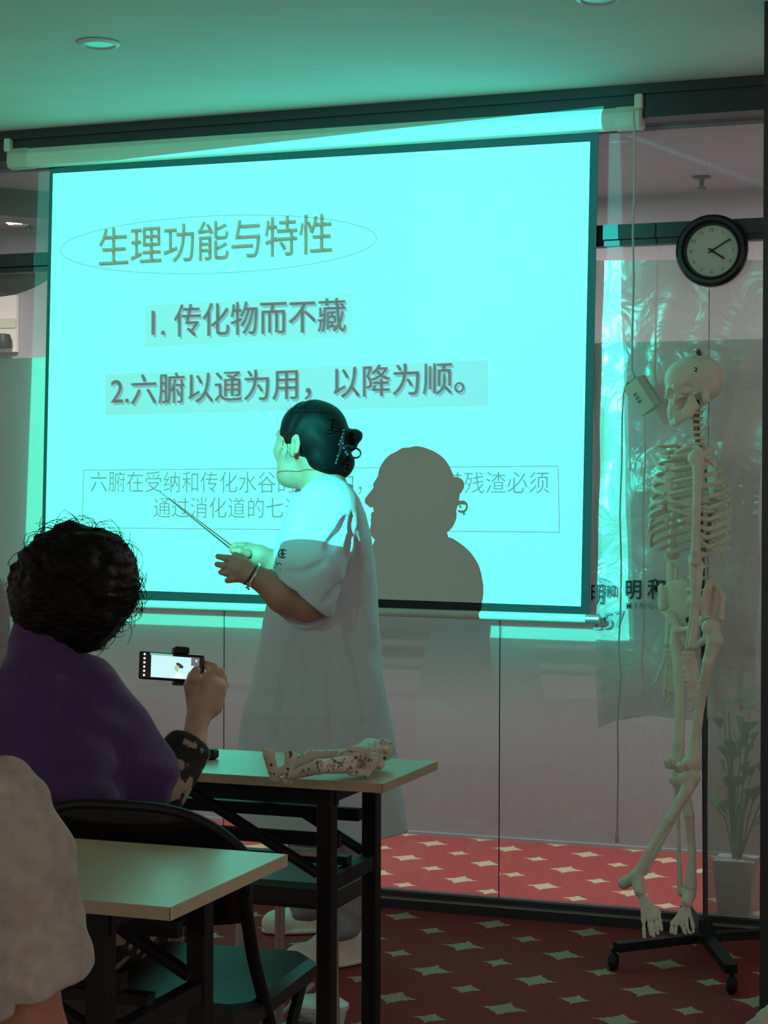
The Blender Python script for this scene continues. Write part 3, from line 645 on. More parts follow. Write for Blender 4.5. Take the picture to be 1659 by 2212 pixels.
# ================================================================== SKELETON
SK = 5.30
def K(x, y, dt=0): return V(x, y, SK+dt)
al = radians(38); BF = -cos(al)*RH-sin(al)*FH; BL_ = -cos(al)*FH+sin(al)*RH     # body forward, body left
base = K(1500, 1500); sk = thing('anatomical_skeleton', 'life-size ivory teaching skeleton hanging on its wheeled stand at the right', 'skeleton', (base[0], base[1], K(1500, 2035)[2]))
sk['label'] = 'life-size ivory teaching skeleton in profile, hanging at the right of the screen'
Mb = M_['bone']
def frame_fwd(fw, up=UP, tilt=0):
    fw = fw/np.linalg.norm(fw); lf_ = np.cross(up, fw); u = np.cross(fw, lf_)
    if tilt: fw, u = fw*cos(tilt)-u*sin(tilt), u*cos(tilt)+fw*sin(tilt)
    return np.array([fw, lf_, u])                       # rows: forward, left, up
# skull
A = frame_fwd(-RH+.10*FH, tilt=radians(6)); C0 = K(1498, 832)
def hp(x, y, z): return C0+A[0]*x+A[1]*y+A[2]*z
s = SDF(.0022, .010)
s.ell(hp(-.006, 0, .022), (.082, .068, .062), A).ell(hp(.030, 0, .016), (.050, .058, .052), A).ell(hp(-.035, 0, .002), (.048, .060, .050), A)
s.cap(hp(.066, -.030, -.008), hp(.066, .030, -.008), .011)                     # brow
s.cap(hp(.072, 0, -.010), hp(.080, 0, -.030), .007)                            # nasal bone
s.ell(hp(.054, 0, -.054), (.026, .030, .032), A)                               # maxilla
s.ell(hp(.066, 0, -.066), (.014, .022, .012), A)
for e in (-1, 1):
    s.cap(hp(.054, e*.046, -.028), hp(.058, e*.036, -.040), .010, .009)        # cheekbone
    s.cap(hp(.050, e*.052, -.030), hp(.000, e*.063, -.026), .0050, .0050)      # zygomatic arch
    s.cap(hp(.058, e*.050, -.004), hp(.054, e*.048, -.030), .0055)
    s.ell(hp(-.028, e*.052, -.040), (.012, .010, .018), A)                     # mastoid
    s.ell(hp(.068, e*.034, -.020), (.024, .022, .016), A, k=.004, op=1)        # eye socket
    s.ell(hp(.026, e*.060, -.014), (.022, .014, .016), A, k=.006, op=1).ell(hp(.020, e*.050, -.048), (.014, .014, .012), A, k=.004, op=1)        # temple hollow
s.ell(hp(.082, 0, -.044), (.014, .010, .014), A, k=.003, op=1)
sko = sculpt('skull', s, Mb, sk)
v, f_ = text_mesh('2', .02); tr = bvh(sko); hpt, nn = rayhit(tr, 1503, 799)
if hpt is not None: w = hpt[None]-FH*.002+RH*((v[:, :1]-.25)*.020)+UP*((v[:, 1:2]-.3)*.018); link('number_mark', w, f_, 'ink', sk, smooth=False)
s = SDF(.0022, .006)                                                           # mandible
for e in (-1, 1):
    s.chain([hp(.010, e*.050, -.032), hp(.006, e*.050, -.064), hp(.024, e*.046, -.080), hp(.056, e*.024, -.096), hp(.066, 0, -.099)], [.006, .012, .013, .012, .012]).cap(hp(.016, e*.049, -.050), hp(.030, e*.044, -.072), .010, .012)
    s.cap(hp(.020, e*.050, -.036), hp(.012, e*.050, -.066), .005, .009)
s.chain([hp(.056, -.020, -.088), hp(.068, 0, -.088), hp(.056, .020, -.088)], .0075)
for e in (-1, 1): s.ell(hp(.040, e*.038, -.080), (.030, .007, .014), A)
sculpt('mandible', s, Mb, sk)
th = MB()
for r_, z in ((1, -.076), (-1, -.084)):
    for i in range(14):
        a = pi*(i+.5)/14-pi/2; c = hp(.055+.024*cos(a), .024*sin(a), z); th.obox(c, (A[0]*cos(a)+A[1]*sin(a), -A[0]*sin(a)+A[1]*cos(a), A[2]), (.0028, .0026, .0045))
part('teeth', th, Mb, sk)
part('hanging_hook', MB().tube([K(1503, 770), K(1503, 758), K(1508, 753), K(1514, 757), K(1517, 768)], .0022, 8).lathe(K(1503, 760), [(.001, 0), (.006, .002), (.006, .010), (.001, .012)], 14), 'silver', sk)
# spine
sp = [(1503, 878), (1502, 905), (1503, 935), (1511, 965), (1524, 1010), (1533, 1060), (1535, 1110), (1529, 1160), (1516, 1205), (1503, 1245), (1497, 1280), (1500, 1310)]
def path(pts, n):
    pts = np.array(pts, float); d = np.r_[0, np.cumsum(np.linalg.norm(np.diff(pts, axis=0), axis=1))]; tt = np.linspace(0, d[-1], n); return np.stack([np.interp(tt, d, pts[:, i]) for i in range(pts.shape[1])], 1)
SPN = path(sp, 200); nv = 24
spine = thing  # placeholder name kept local
zpos = np.r_[np.linspace(0, .22, 8)[:-1], np.linspace(.22, .74, 13)[:-1], np.linspace(.74, .985, 5)]
sd = MB(); sd.tube([K(*SPN[int(i*199)]) for i in np.linspace(0, 1, 30)], .0065, 10)
spo = part('spine', sd, 'disc', sk)
SPW = []
for i, z in enumerate(zpos):
    c = K(*SPN[int(z*199)]); SPW.append(c); big = .0095+.010*min(1, i/20); hh = (.0050 if i < 7 else .0075 if i < 19 else .0105)
    s = SDF(.0026, .004); AA = frame_fwd(BF); s.ell(c+BF*.004, (big, big*1.15, hh), AA)
    pl = .026 if i < 7 else .034 if i < 19 else .032
    dn = .004 if i < 7 else .018 if i < 19 else .004
    s.cap(c-BF*.010, c-BF*pl-UP*dn, .0042, .0034)
    for e in (-1, 1): s.cap(c-BF*.008, c-BF*.014+BL_*e*(.016 if i < 7 else .026)+UP*.002, .0042, .0032)
    sculpt('vertebra', s, Mb, spo)
# ribs
cen = K(1489, 1000)
for i in range(12):
    u = i/11; sp_ = SPW[7+i]; a_ = .060+.036*sin(min(1, (i+1)/8)*pi/2)-.006*max(0, i-8); b_ = .062+.058*sin(min(1, (i+1)/7)*pi/2)-.006*max(0, i-9)
    end = pi*(.985 if i < 7 else .86-.02*(i-7) if i < 10 else .52-.08*(i-10)); drop = .030+.060*min(1, i/6)
    for e in (-1, 1):
        pts = []
        for j in range(26):
            ph = end*j/25; q_ = sp_+BF*(a_-.010)-BF*a_*cos(ph)+BL_*e*b_*sin(ph)**.85; q_ = q_+UP*(.006-drop*(ph/pi)**1.15)
            if i >= 5 and ph > pi*.66: q_ = q_+UP*(.050*(ph/pi-.66)/.34*(1+.35*(i-5)))
            pts.append(q_)
        part('rib', MB().tube(pts, [.0050+.0016*min(1, j/6) for j in range(26)], 8), Mb, sk)
st0 = SPW[7]+BF*.118-UP*.030; st1 = SPW[13]+BF*.178-UP*.045
s = SDF(.003, .008); AA = frame_fwd(BF)
s.box((st0*.8+st1*.2), (.005, .022, .024), AA, .004).box(st0*.4+st1*.6, (.005, .014, .050), AA, .004).cap(st1-UP*.005, st1-UP*.03, .006, .003); sculpt('sternum', s, Mb, sk)
# shoulder girdle
shN, shF = K(1509, 985, -.13), K(1470, 985, .14)
for sh_, e in ((shN, 1), (shF, -1)):
    s = SDF(.003, .006); s.chain([st0+BL_*e*.02+UP*.02, st0+BL_*e*.06+UP*.035, (st0+sh_)/2+UP*.035, sh_+UP*.022], [.008, .006, .005, .007]); sculpt('clavicle', s, Mb, sk)
    s = SDF(.003, .010); ctr = sh_-BF*.055-UP*.055; nrm = (-BF*.9+BL_*e*.45); nrm /= np.linalg.norm(nrm); sd_ = np.cross(UP, nrm); AA = np.array([nrm, sd_, UP])
    s.ell(ctr, (.005, .034, .062), AA).cap(ctr+UP*.03-sd_*.02*e, sh_+UP*.018, .005, .008).cap(ctr+UP*.04, sh_, .006, .012); sculpt('scapula', s, Mb, sk)
def bone(name, pts, rs, parent=sk, h=.003, k=.008, extra=()):
    s = SDF(h, k); s.chain(pts, rs)
    for c, r in extra: s.ell(c, r)
    return sculpt(name, s, Mb, parent)
bone('humerus', [K(1507, 985, -.14), K(1508, 1010, -.15), K(1505, 1100, -.18), K(1503, 1190, -.18), K(1503, 1212, -.17)], [.020, .015, .0115, .0125, .017], extra=[(K(1502, 990, -.14), .022)])
bone('humerus', [K(1465, 990, .13), K(1458, 1080, .13), K(1452, 1160, .12), K(1455, 1196, .12)], [.017, .010, .010, .018], extra=[(K(1446, 1200, .12), .010)])
bone('radius', [K(1512, 1218, -.17), K(1507, 1300, -.17), K(1495, 1395, -.16)], [.011, .008, .012]); bone('ulna', [K(1497, 1206, -.16), K(1499, 1300, -.165), K(1486, 1398, -.15)], [.013, .0075, .008])
bone('radius', [K(1459, 1228, .12), K(1458, 1290, .11), K(1452, 1392, .10)], [.011, .007, .012]); bone('ulna', [K(1449, 1222, .12), K(1446, 1300, .11), K(1441, 1392, .10)], [.012, .007, .008])
def skhand(w, tips, dt):
    s = SDF(.0022, .004)
    for i in range(8): s.ell(K(w[0]-9+6*(i % 4), w[1]+4+9*(i//4), dt), .0068)
    for j, (tx, ty, n_) in enumerate(tips):
        a = np.array([w[0]-10+6*j, w[1]+18.]); b = np.array([tx, ty], float); d = b-a; fr_ = [0, .46, .74, .90, 1] if n_ == 4 else [0, .45, .75, 1]
        for q0, q1 in zip(fr_[:-1], fr_[1:]):
            A_ = a+d*(q0+.02); B_ = a+d*(q1-.02); s.chain([K(*A_, dt), K(*((A_+B_)/2), dt), K(*B_, dt)], [.0058, .0036, .0056], k=.002)
    return sculpt('hand', s, Mb, sk)
skhand((1447, 1402), [(1417, 1474, 3), (1434, 1512, 4), (1444, 1518, 4), (1453, 1500, 4), (1458, 1480, 4)], .10)
skhand((1488, 1408), [(1482, 1470, 3), (1493, 1534, 4), (1501, 1530, 4), (1508, 1515, 4), (1511, 1490, 4)], -.15)
# pelvis
s = SDF(.003, .010)
PA = frame_fwd(BF)
def plate(c, r, nrm, tw): nrm = nrm/np.linalg.norm(nrm); a = np.cross(UP, nrm); a /= np.linalg.norm(a); b = np.cross(nrm, a); a, b = a*cos(tw)+b*sin(tw), b*cos(tw)-a*sin(tw); return c, r, np.array([nrm, a, b])
c, r, A2 = plate(K(1463, 1296, .06), (.009, .060, .062), FH*.9+RH*.5-UP*.25, .3); s.ell(c, r, A2)
c, r, A2 = plate(K(1534, 1296, -.05), (.009, .056, .068), RH*.9-FH*.65-UP*.15, .0); s.ell(c, r, A2)
s.cap(K(1428, 1268, .06), K(1432, 1312, .05), .009, .010); s.cap(K(1541, 1252, -.06), K(1561, 1290, -.08), .007, .009); s.cap(K(1561, 1290, -.08), K(1557, 1335, -.08), .009, .011)
s.cap(K(1500, 1300, 0), K(1505, 1352, .03), .024, .010)
s.cap(K(1450, 1330, .05), K(1465, 1362, .02), .016, .012); s.chain([K(1465, 1362, .02), K(1492, 1358, -.02), K(1522, 1338, -.06)], [.009, .009, .016])
s.chain([K(1466, 1366, .02), K(1482, 1392, .02), K(1500, 1398, 0)], [.008, .007, .009]); s.chain([K(1500, 1398, 0), K(1528, 1378, -.06), K(1530, 1345, -.07)], [.010, .012, .018])
s.ell(K(1536, 1352, -.09), .027, k=.006, op=1)
sculpt('pelvis', s, Mb, sk)
part('hip_screw', MB().lathe(K(1487, 1339, -.06), [(.001, 0), (.008, .0), (.008, .004), (.001, .005)], 16, ax=-FH), 'ink', sk)
bone('femur', [K(1536, 1356, -.085), K(1543, 1385, -.10), K(1530, 1430, -.10), K(1512, 1520, -.08), K(1501, 1610, -.07), K(1498, 1640, -.07)], [.024, .021, .016, .0135, .015, .024], extra=[(K(1535, 1356, -.085), .025), (K(1546, 1385, -.10), .022), (K(1488, 1652, -.07), .022), (K(1500, 1654, -.06), .022)])
bone('femur', [K(1466, 1362, .05), K(1462, 1390, .06), K(1468, 1450, .04), K(1470, 1540, .02), K(1466, 1610, .01), K(1462, 1640, .01)], [.022, .020, .017, .015, .016, .022], extra=[(K(1458, 1648, .01), .021), (K(1474, 1650, .01), .021)])
bone('patella', [K(1444, 1645, .0), K(1444, 1653, .0)], [.013, .011])
bone('patella', [K(1470, 1655, -.10), K(1470, 1662, -.10)], [.013, .010])
bone('tibia', [K(1491, 1676, -.07), K(1484, 1705, -.08), K(1445, 1770, -.09), K(1402, 1838, -.09), K(1380, 1885, -.09)], [.025, .016, .0125, .010, .017], extra=[(K(1500, 1680, -.07), .018), (K(1480, 1680, -.07), .020)])
bone('fibula', [K(1503, 1690, -.05), K(1455, 1775, -.06), K(1392, 1885, -.07)], [.009, .005, .009])
bone('tibia', [K(1466, 1682, .01), K(1478, 1712, .01), K(1489, 1760, .0), K(1495, 1840, -.01), K(1492, 1915, -.02)], [.024, .017, .014, .0105, .019], extra=[(K(1458, 1682, .01), .017)])
bone('fibula', [K(1460, 1695, .03), K(1465, 1780, .02), K(1469, 1930, .0)], [.008, .0048, .009])
def skfoot(ank, heel, mid, toes, dt):
    s = SDF(.0024, .005); s.ell(K(*ank, dt), .018).cap(K(*ank, dt), K(*heel, dt+.02), .016, .017).cap(K(*ank, dt), K(*mid, dt-.03), .017, .016, k=.010)
    for (kx, ky), (tx, ty) in toes:
        m0 = np.array(mid, float)+(np.array([kx, ky])-mid)*.12; k_ = np.array([kx, ky], float); t_ = np.array([tx, ty], float)
        s.chain([K(*m0, dt-.03), K(*((m0+k_)/2), dt-.045), K(*k_, dt-.06)], [.007, .0044, .0064], k=.002)
        for a, b in ((.04, .48), (.54, .76), (.80, 1)):
            A_ = k_+(t_-k_)*a; B_ = k_+(t_-k_)*b; s.chain([K(*A_, dt-.06-.02*a), K(*((A_+B_)/2), dt-.062-.02*a), K(*B_, dt-.06-.02*b)], [.0060, .0040, .0055], k=.0015)
    return sculpt('foot', s, Mb, sk)
skfoot((1374, 1893), (1348, 1908), (1382, 1925), [((1390, 1990), (1392, 2024)), ((1400, 1984), (1406, 2018)), ((1408, 1980), (1412, 2022)), ((1416, 1976), (1421, 2016)), ((1423, 1972), (1429, 2008))], -.09)
skfoot((1489, 1930), (1478, 1925), (1484, 1950), [((1452, 1995), (1450, 2014)), ((1461, 1996), (1458, 2020)), ((1472, 1998), (1484, 2026)), ((1483, 2002), (1498, 2034)), ((1497, 2000), (1500, 2040))], -.02)

# stand
hub = onZ(1524, 2035, .05); hub = np.array([hub[0], hub[1], .0]); ss = thing('skeleton_stand', 'black wheeled steel stand whose pole carries the hanging skeleton', 'stand', hub)
ptop = K(1505, 900, .06)
part('pole', MB().tube([(hub[0], hub[1], .06), K(1521, 1500, .03), K(1516, 1200, .05), ptop, K(1512, 790, .10), K(1512, 762, .05), K(1506, 758, 0.0)], .0075, 12), 'dark', ss)
part('hub', MB().lathe(hub+(0, 0, .055), [(.001, 0), (.045, 0), (.045, .022), (.022, .030), (.018, .06), (.001, .062)], 24), 'black', ss)
cs_ = [onZ(1325, 2095, 0), onZ(1581, 2147, 0), onZ(1690, 2062, 0), onZ(1480, 2008, 0)]
for c in cs_:
    c = np.array([c[0], c[1], 0]); d = c-hub; e_ = hub+d*.97
    part('foot_beam', MB().bar(hub+(0, 0, .066), (e_[0], e_[1], .062), .034, .024), 'black', ss, smooth=False)
    ca_ = part('caster', MB().lathe(c+np.array([-.010, 0, .024]), [(.001, -.004), (.018, -.002), (.024, .004), (.024, .016), (.018, .022), (.001, .024)], 20, ax=(1, 0, 0)).tube([(c[0], c[1], .03), (c[0], c[1], .06)], .006, 8), 'black', ss)

# ================================================================== PEOPLE
def head_prims(s, C0, A, jaw=1.0, face=True, sc=1.0):
    def q(x, y, z): return C0+(A[0]*x+A[1]*y+A[2]*z)*sc
    def R_(*r): return tuple(k_*sc for k_ in r)
    s.ell(q(-.012, 0, .032), R_(.094, .076, .084), A, k=.01).ell(q(.040, 0, -.018), R_(.046, .060*jaw, .072), A, k=.03).ell(q(.038, 0, -.066), R_(.046, .052*jaw, .036), A, k=.02).ell(q(.076, 0, -.092), R_(.018, .022, .017), A, k=.014)
    s.cap(q(.078, -.034, .026), q(.078, .034, .026), .011*sc, k=.012)
    s.cap(q(.086, 0, .014), q(.108, 0, -.022), .008*sc, .012*sc, k=.008)
    s.ell(q(.088, 0, -.054), R_(.012, .024, .007), A, k=.006).ell(q(.086, 0, -.066), R_(.012, .021, .007), A, k=.006)
    s.ell(q(.105, 0, -.060), R_(.012, .024, .0016), A, k=.003, op=1)
    for e in (-1, 1):
        s.ell(q(.058, e*.044, -.022), R_(.024, .022, .024), A, k=.02); s.ell(q(.098, e*.013, -.028), R_(.009, .008, .008), A, k=.006)
        s.ell(q(.096, e*.032, .007), R_(.016, .018, .011), A, k=.010, op=1); s.ell(q(.076, e*.032, .006), R_(.014, .014, .012), A, k=.002)
        s.cap(q(-.014, e*.074, .012), q(-.008, e*.078, -.030), .012*sc, .008*sc, k=.006); s.ell(q(-.024, e*.084, .0), R_(.015, .006, .029), A, k=.006)
        s.ell(q(-.016, e*.090, -.004), R_(.009, .007, .017), A, k=.004, op=1)
    return q
def wrinkle(amp, f1=(14, 9, 5), f2=(38, 31, 17), ph=0):
    f1 = tuple(3*k_ for k_ in f1)
    return lambda X, Y, Z: amp*(np.sin(f1[0]*X+3*np.sin(f1[2]*Z+ph)+ph)*np.sin(f1[1]*Y+f1[2]*Z*1.3)+.45*np.sin(f2[0]*X+f2[2]*Z+2*np.sin(9*Y))*np.sin(f2[1]*Y+4*np.sin(7*Z)))
def zloft(rows, t, fwd=None):
    """rows: (py, xl, xr, half depth, t offset): stacked ellipses between two outlines"""
    zs = []; cx = []; cy = []; ra = []; rb = []
    for py, xl, xr, hd, *o in rows:
        tt = t+(o[0] if o else 0); c = V((xl+xr)/2, py, tt); zs.append(c[2]); cx.append(c[0]); cy.append(c[1]); ra.append((xr-xl)/2/F_PX*tt); rb.append(hd)
    zs, cx, cy, ra, rb = [np.array(a)[::-1] for a in (zs, cx, cy, ra, rb)]
    def f(X, Y, Z):
        a = np.interp(Z, zs, ra); b = np.interp(Z, zs, rb); dx = X-np.interp(Z, zs, cx); dy = Y-np.interp(Z, zs, cy)
        u = dx*RH[0]+dy*RH[1]; w = dx*FH[0]+dy*FH[1]; m = np.minimum(a, b)
        d = (np.sqrt((u/a)**2+(w/b)**2)-1)*m*.9
        return np.maximum(d, np.maximum(Z-zs[-1], zs[0]-Z))
    R_ = max(ra.max(), rb.max()); lo = np.array([cx.min()-R_, cy.min()-R_, zs[0]]); hi = np.array([cx.max()+R_, cy.max()+R_, zs[-1]])
    return f, lo, hi

# ---------- the standing lecturer
T = 5.15
tb = onZ(720, 2085, 0); te = thing('person', 'person in a white short-sleeved coat with black hair in a bun, pointing at the screen', 'person', (tb[0], tb[1], 0))
FT = -cos(radians(37))*RH+sin(radians(37))*FH
A = frame_fwd(FT, tilt=radians(-2)); HC = V(667, 960, T)
s = SDF(.0036, .012); q = head_prims(s, HC, A, jaw=1.16)
s.cap(q(-.035, 0, -.05), V(712, 1090, T), .056, .068, k=.02); s.ell(q(.045, 0, -.092), (.048, .050, .032), A, k=.03)   # neck, soft chin
bf, lo_b, hi_b = zloft([(1078, 665, 760, .05), (1120, 640, 780, .14), (1250, 622, 790, .12), (1400, 620, 790, .12), (1560, 620, 790, .12)], T); s.fn(bf, lo_b, hi_b, k=.03)
shN = V(712, 1140, T-.12); elN = V(664, 1302, T-.20); wrN = V(556, 1247, T-.22)
shF = V(690, 1125, T+.16); elF = V(640, 1250, T+.20); wrF = V(560, 1199, T+.13)
s.chain([shN, elN], [.048, .050], k=.03).chain([elN, V(615, 1284, T-.21), wrN], [.047, .049, .030], k=.02)
s.chain([shF, elF], [.055, .045], k=.03).chain([elF, V(600, 1222, T+.17), wrF], [.042, .042, .027], k=.02)
# near (left) hand: back to the camera, fingers to the left
hd = T-.22
s.cap(wrN, V(520, 1232, hd), .026, .020, k=.015).cap(V(532, 1222, hd), V(506, 1210, hd), .018, .014, k=.012).cap(V(532, 1246, hd), V(512, 1246, hd), .020, .014, k=.012).cap(V(515, 1228, hd-.002), V(505, 1226, hd-.002), .020, .017, k=.012)
for (a, b, c) in (((505, 1207), (486, 1205), (471, 1202)), ((502, 1222), (484, 1222), (469, 1219)), ((504, 1237), (488, 1238), (477, 1236)), ((512, 1250), (499, 1252), (491, 1254))):
    s.chain([V(*a, hd), V(*b, hd-.006), V(*c, hd+.004)], [.0105, .0090, .0078], k=.003)
s.chain([V(540, 1226, hd+.01), V(522, 1206, hd+.03), V(508, 1199, hd+.045)], [.014, .011, .009], k=.005)          # thumb
# far (right) hand: fist around the pointer
hf = T+.13
s.cap(wrF, V(536, 1192, hf), .026, .024, k=.015).ell(V(530, 1190, hf), (.028, .022, .024), None, k=.012)
for i, (kx, ky) in enumerate(((516, 1179), (521, 1182), (526, 1186), (530, 1191))):
    dd = hf-.018+.014*i
    s.chain([V(kx+9, ky-1, dd), V(kx-8, ky-1, dd-.006), V(kx-14, ky+9, dd-.010), V(kx-8, ky+17, dd-.004)], [.0105, .0098, .0090, .0082], k=.003)
s.chain([V(535, 1196, hf-.03), V(518, 1190, hf-.045), V(505, 1189, hf-.040)], [.012, .0100, .0085], k=.004)
# legs
s.chain([V(700, 1560, T), V(728, 1800, T-.04), V(735, 1990, T-.05)], [.10, .060, .040], k=.03).chain([V(650, 1560, T+.10), V(672, 1800, T+.16), V(668, 1960, T+.20)], [.10, .060, .040], k=.03)
sculpt('body', s, 'skin', te)
# coat
s = SDF(.005, .02)
rows = [(1046, 690, 752, .055), (1056, 668, 760, .085), (1075, 648, 775, .13), (1110, 626, 790, .175), (1160, 606, 803, .17), (1230, 590, 811, .15), (1330, 570, 817, .155), (1400, 557, 822, .162), (1470, 543, 830, .19), (1530, 528, 840, .22), (1620, 512, 858, .225), (1700, 506, 868, .23), (1793, 505, 880, .23)]
cf, lo_c, hi_c = zloft(rows, T); s.fn(cf, lo_c, hi_c)
s.cap(V(708, 1098, T-.10), V(668, 1232, T-.17), .088, .092, k=.05).cap(V(668, 1232, T-.17), V(648, 1276, T-.19), .090, .082, k=.02)
s.cap(V(690, 1100, T+.10), V(640, 1225, T+.17), .085, .080, k=.05)
s.cap(V(668, 1232, T-.19), V(655, 1300, T-.20), .088, .086, k=.02)
hp0 = V(641, 1279, T-.2); hn = -RH*.60-UP*.80
def hemcut(X, Y, Z):                                                                   # slanting hem of the near sleeve
    a = (X-hp0[0])*hn[0]+(Y-hp0[1])*hn[1]+(Z-hp0[2])*hn[2]; w = (X-hp0[0])*FH[0]+(Y-hp0[1])*FH[1]-.030
    return np.maximum(np.maximum(-a, w), hp0[2]-.12-Z)
s.fn(hemcut, hp0-.26, hp0+.26, k=.004, op=1)
s.cap(V(668, 1240, T-.20), V(640, 1310, T-.215), .056, .074, k=.004, op=1)             # hollow of the sleeve
s.cap(q(.0, 0, -.045), V(700, 1062, T), .060, .056, k=.004, op=1)                      # neck opening
s.cap(V(655, 1068, T-.02), V(640, 1058, T-.05), .03, .05, k=.006, op=1)
s.h = .010; v, f_ = s.mesh(); s.h = .005; trc = BVHTree.FromPolygons([tuple(p) for p in v], [tuple(int(i) for i in q_) for q_ in f_])
def crease(obj, tr, line, w, k=.014, n_=9):                                            # carve a fold along the cloth's own surface
    pts = []
    for i in range(n_):
        u = i/(n_-1)*(len(line)-1); a = int(min(u, len(line)-2)); u -= a; h_, nn_ = rayhit(tr, line[a][0]*(1-u)+line[a+1][0]*u, line[a][1]*(1-u)+line[a+1][1]*u)
        if h_ is not None: pts.append(h_+nn_*w*.25)
    for i in range(len(pts)-1): obj.cap(pts[i], pts[i+1], w*(.5+.5*sin(pi*i/len(pts))), w*(.5+.5*sin(pi*(i+1)/len(pts))), k=k, op=1)
for line, w in ((((748, 1118), (738, 1150), (705, 1188)), .013), (((760, 1112), (762, 1150), (750, 1195)), .011), (((771, 1150), (774, 1230), (768, 1330)), .011), (((757, 1215), (745, 1260), (700, 1300)), .012), (((640, 1370), (612, 1480), (592, 1600)), .012), (((700, 1370), (716, 1480), (722, 1600)), .011), (((745, 1330), (775, 1450), (800, 1600)), .012), (((662, 1390), (660, 1500), (668, 1610)), .009), (((610, 1240), (660, 1238), (700, 1215)), .008), (((735, 1085), (700, 1110), (668, 1150)), .007)): crease(s, trc, line, w)
s.chain([V(672, 1062, T-.11), V(700, 1046, T-.085), V(740, 1043, T-.05), V(758, 1052, T)], [.007, .009, .009, .008], k=.006)      # collar roll
coat = sculpt('coat', s, 'coat', te, noise=wrinkle(.0030, (9, 8, 1.6)))
s = SDF(.005, .01); zf = V(0, 1793, T)[2]
ctr_ = bvh(coat)
# emblem on the coat front
def decal(px, name, parent, m, r=.0013, tr=ctr_):
    pts = []
    for x, y in px:
        h_, n_ = rayhit(tr, x, y)
        if h_ is not None: pts.append(h_+n_*.001)
    if len(pts) > 1: part(name, MB().tube(pts, r, 6), m, parent)
decal([(611+9*cos(a), 1196+9*sin(a)) for a in np.linspace(.9, 5.6, 16)], 'emblem_ring', te, 'inkblue', .0016)
decal([(611, 1190), (611, 1202)], 'emblem_mark', te, 'inkblue', .003); decal([(607, 1196), (616, 1197)], 'emblem_mark', te, 'inkblue', .0016)
decal([(598, 1219), (604, 1216), (609, 1221)], 'emblem_mark', te, 'inkblue', .001); decal([(594, 1225), (607, 1231)], 'emblem_mark', te, 'inkblue', .001)
decal([(597, 1213), (600, 1222)], 'emblem_mark', te, 'inkblue', .001)
# hair
s = SDF(.0035, .012)
s.ell(q(-.018, 0, .036), (.102, .087, .088), A).ell(q(-.070, 0, -.010), (.048, .062, .062), A, k=.03).ell(q(-.062, 0, -.045), (.040, .052, .040), A, k=.03)
s.ell(q(.110, 0, -.045), (.052, .12, .080), A, k=.006, op=1)                           # face left free
s.ell(q(.014, .085, -.032), (.044, .04, .032), A, k=.006, op=1).ell(q(.014, -.085, -.032), (.044, .04, .032), A, k=.006, op=1)
s.ell(q(-.020, .092, -.002), (.017, .016, .028), A, k=.004, op=1).ell(q(-.020, -.092, -.002), (.017, .016, .028), A, k=.004, op=1)
s.ell(q(.0, 0, -.105), (.052, .08, .05), A, k=.006, op=1)
s.ell(V(763, 943, T-.02), (.026, .030, .022), None, k=.010).ell(V(757, 962, T-.02), (.020, .026, .018), None, k=.01).ell(V(748, 1000, T-.02), (.022, .03, .032), None, k=.012).ell(V(735, 1018, T-.01), (.028, .04, .020), None, k=.012).ell(V(712, 1000, T-.03), (.036, .045, .040), None, k=.02)
def strands(X, Y, Z): return .0012*np.sin(150*((X-HC[0])*FT[0]+(Y-HC[1])*FT[1])*.5+260*(Z-HC[2])*.35+5*np.sin(30*X))
hair = sculpt('hair', s, 'hair', te, noise=strands)
hm = MB()
def wisp(p, d, L_, r=.0006, parent=hm, curl=.01):
    p = np.array(p); pts = []; a = random.uniform(0, 6.28); side = np.cross(d, (0, 0, 1.)); side /= np.linalg.norm(side)+1e-9; up2 = np.cross(side, d)
    for i in range(8): t_ = i/7; pts.append(p+np.array(d)*L_*t_+(side*sin(a+t_*5)+up2*cos(a+t_*5))*curl*t_)
    parent.tube(pts, [r*(1-.7*i/7) for i in range(8)], 4, caps=False)
for x, y, dx, dy, L_ in ((768, 928, 1, -.3, .03), (775, 935, 1, .1, .03), (757, 1010, .5, 1, .03), (752, 1008, .3, 1, .035), (640, 886, -1, -.1, .03), (648, 882, -1, -.3, .03), (660, 880, -1, -.4, .03), (612, 968, -.2, 1, .035), (625, 975, .1, 1, .03), (630, 965, 0, 1, .045), (610, 950, -.1, 1, .045), (636, 975, .2, 1, .03)):
    for k_ in range(2): wisp(V(x+random.uniform(-3, 3), y+random.uniform(-3, 3), T-.07 if x < 700 else T), RH*dx-UP*dy*1.0+FH*random.uniform(-.2, .2), L_)
part('loose_hair', hm, 'hair', te)['kind'] = 'stuff'
# hair claw clip
cp = MB(); c = V(768, 979, T-.05)
cp.tube([V(742, 965, T-.09), V(752, 963, T-.09), V(763, 967, T-.08)], .004, 8)
cp.tube([c+RH*.014*cos(a)+UP*.013*sin(a) for a in np.linspace(-2.4, 2.2, 16)], .0028, 8)
cp.tube([V(745, 925, T-.085), V(740, 950, T-.092), V(735, 975, T-.09), V(727, 1000, T-.085)], [.004, .006, .005, .002], 8)
clipo = part('hair_clip', cp, 'clip', te)
gm = MB()
for x, y in ((742, 930), (741, 938), (739, 945), (736, 953), (733, 960), (741, 958), (743, 968), (747, 977), (751, 982), (730, 985), (728, 993), (726, 1000)): gm.lathe(V(x, y, T-.100), [(.001, 0), (.0036, .001), (.0024, .004), (.001, .0045)], 8, ax=-FH)
part('rhinestones', gm, 'gems', clipo)
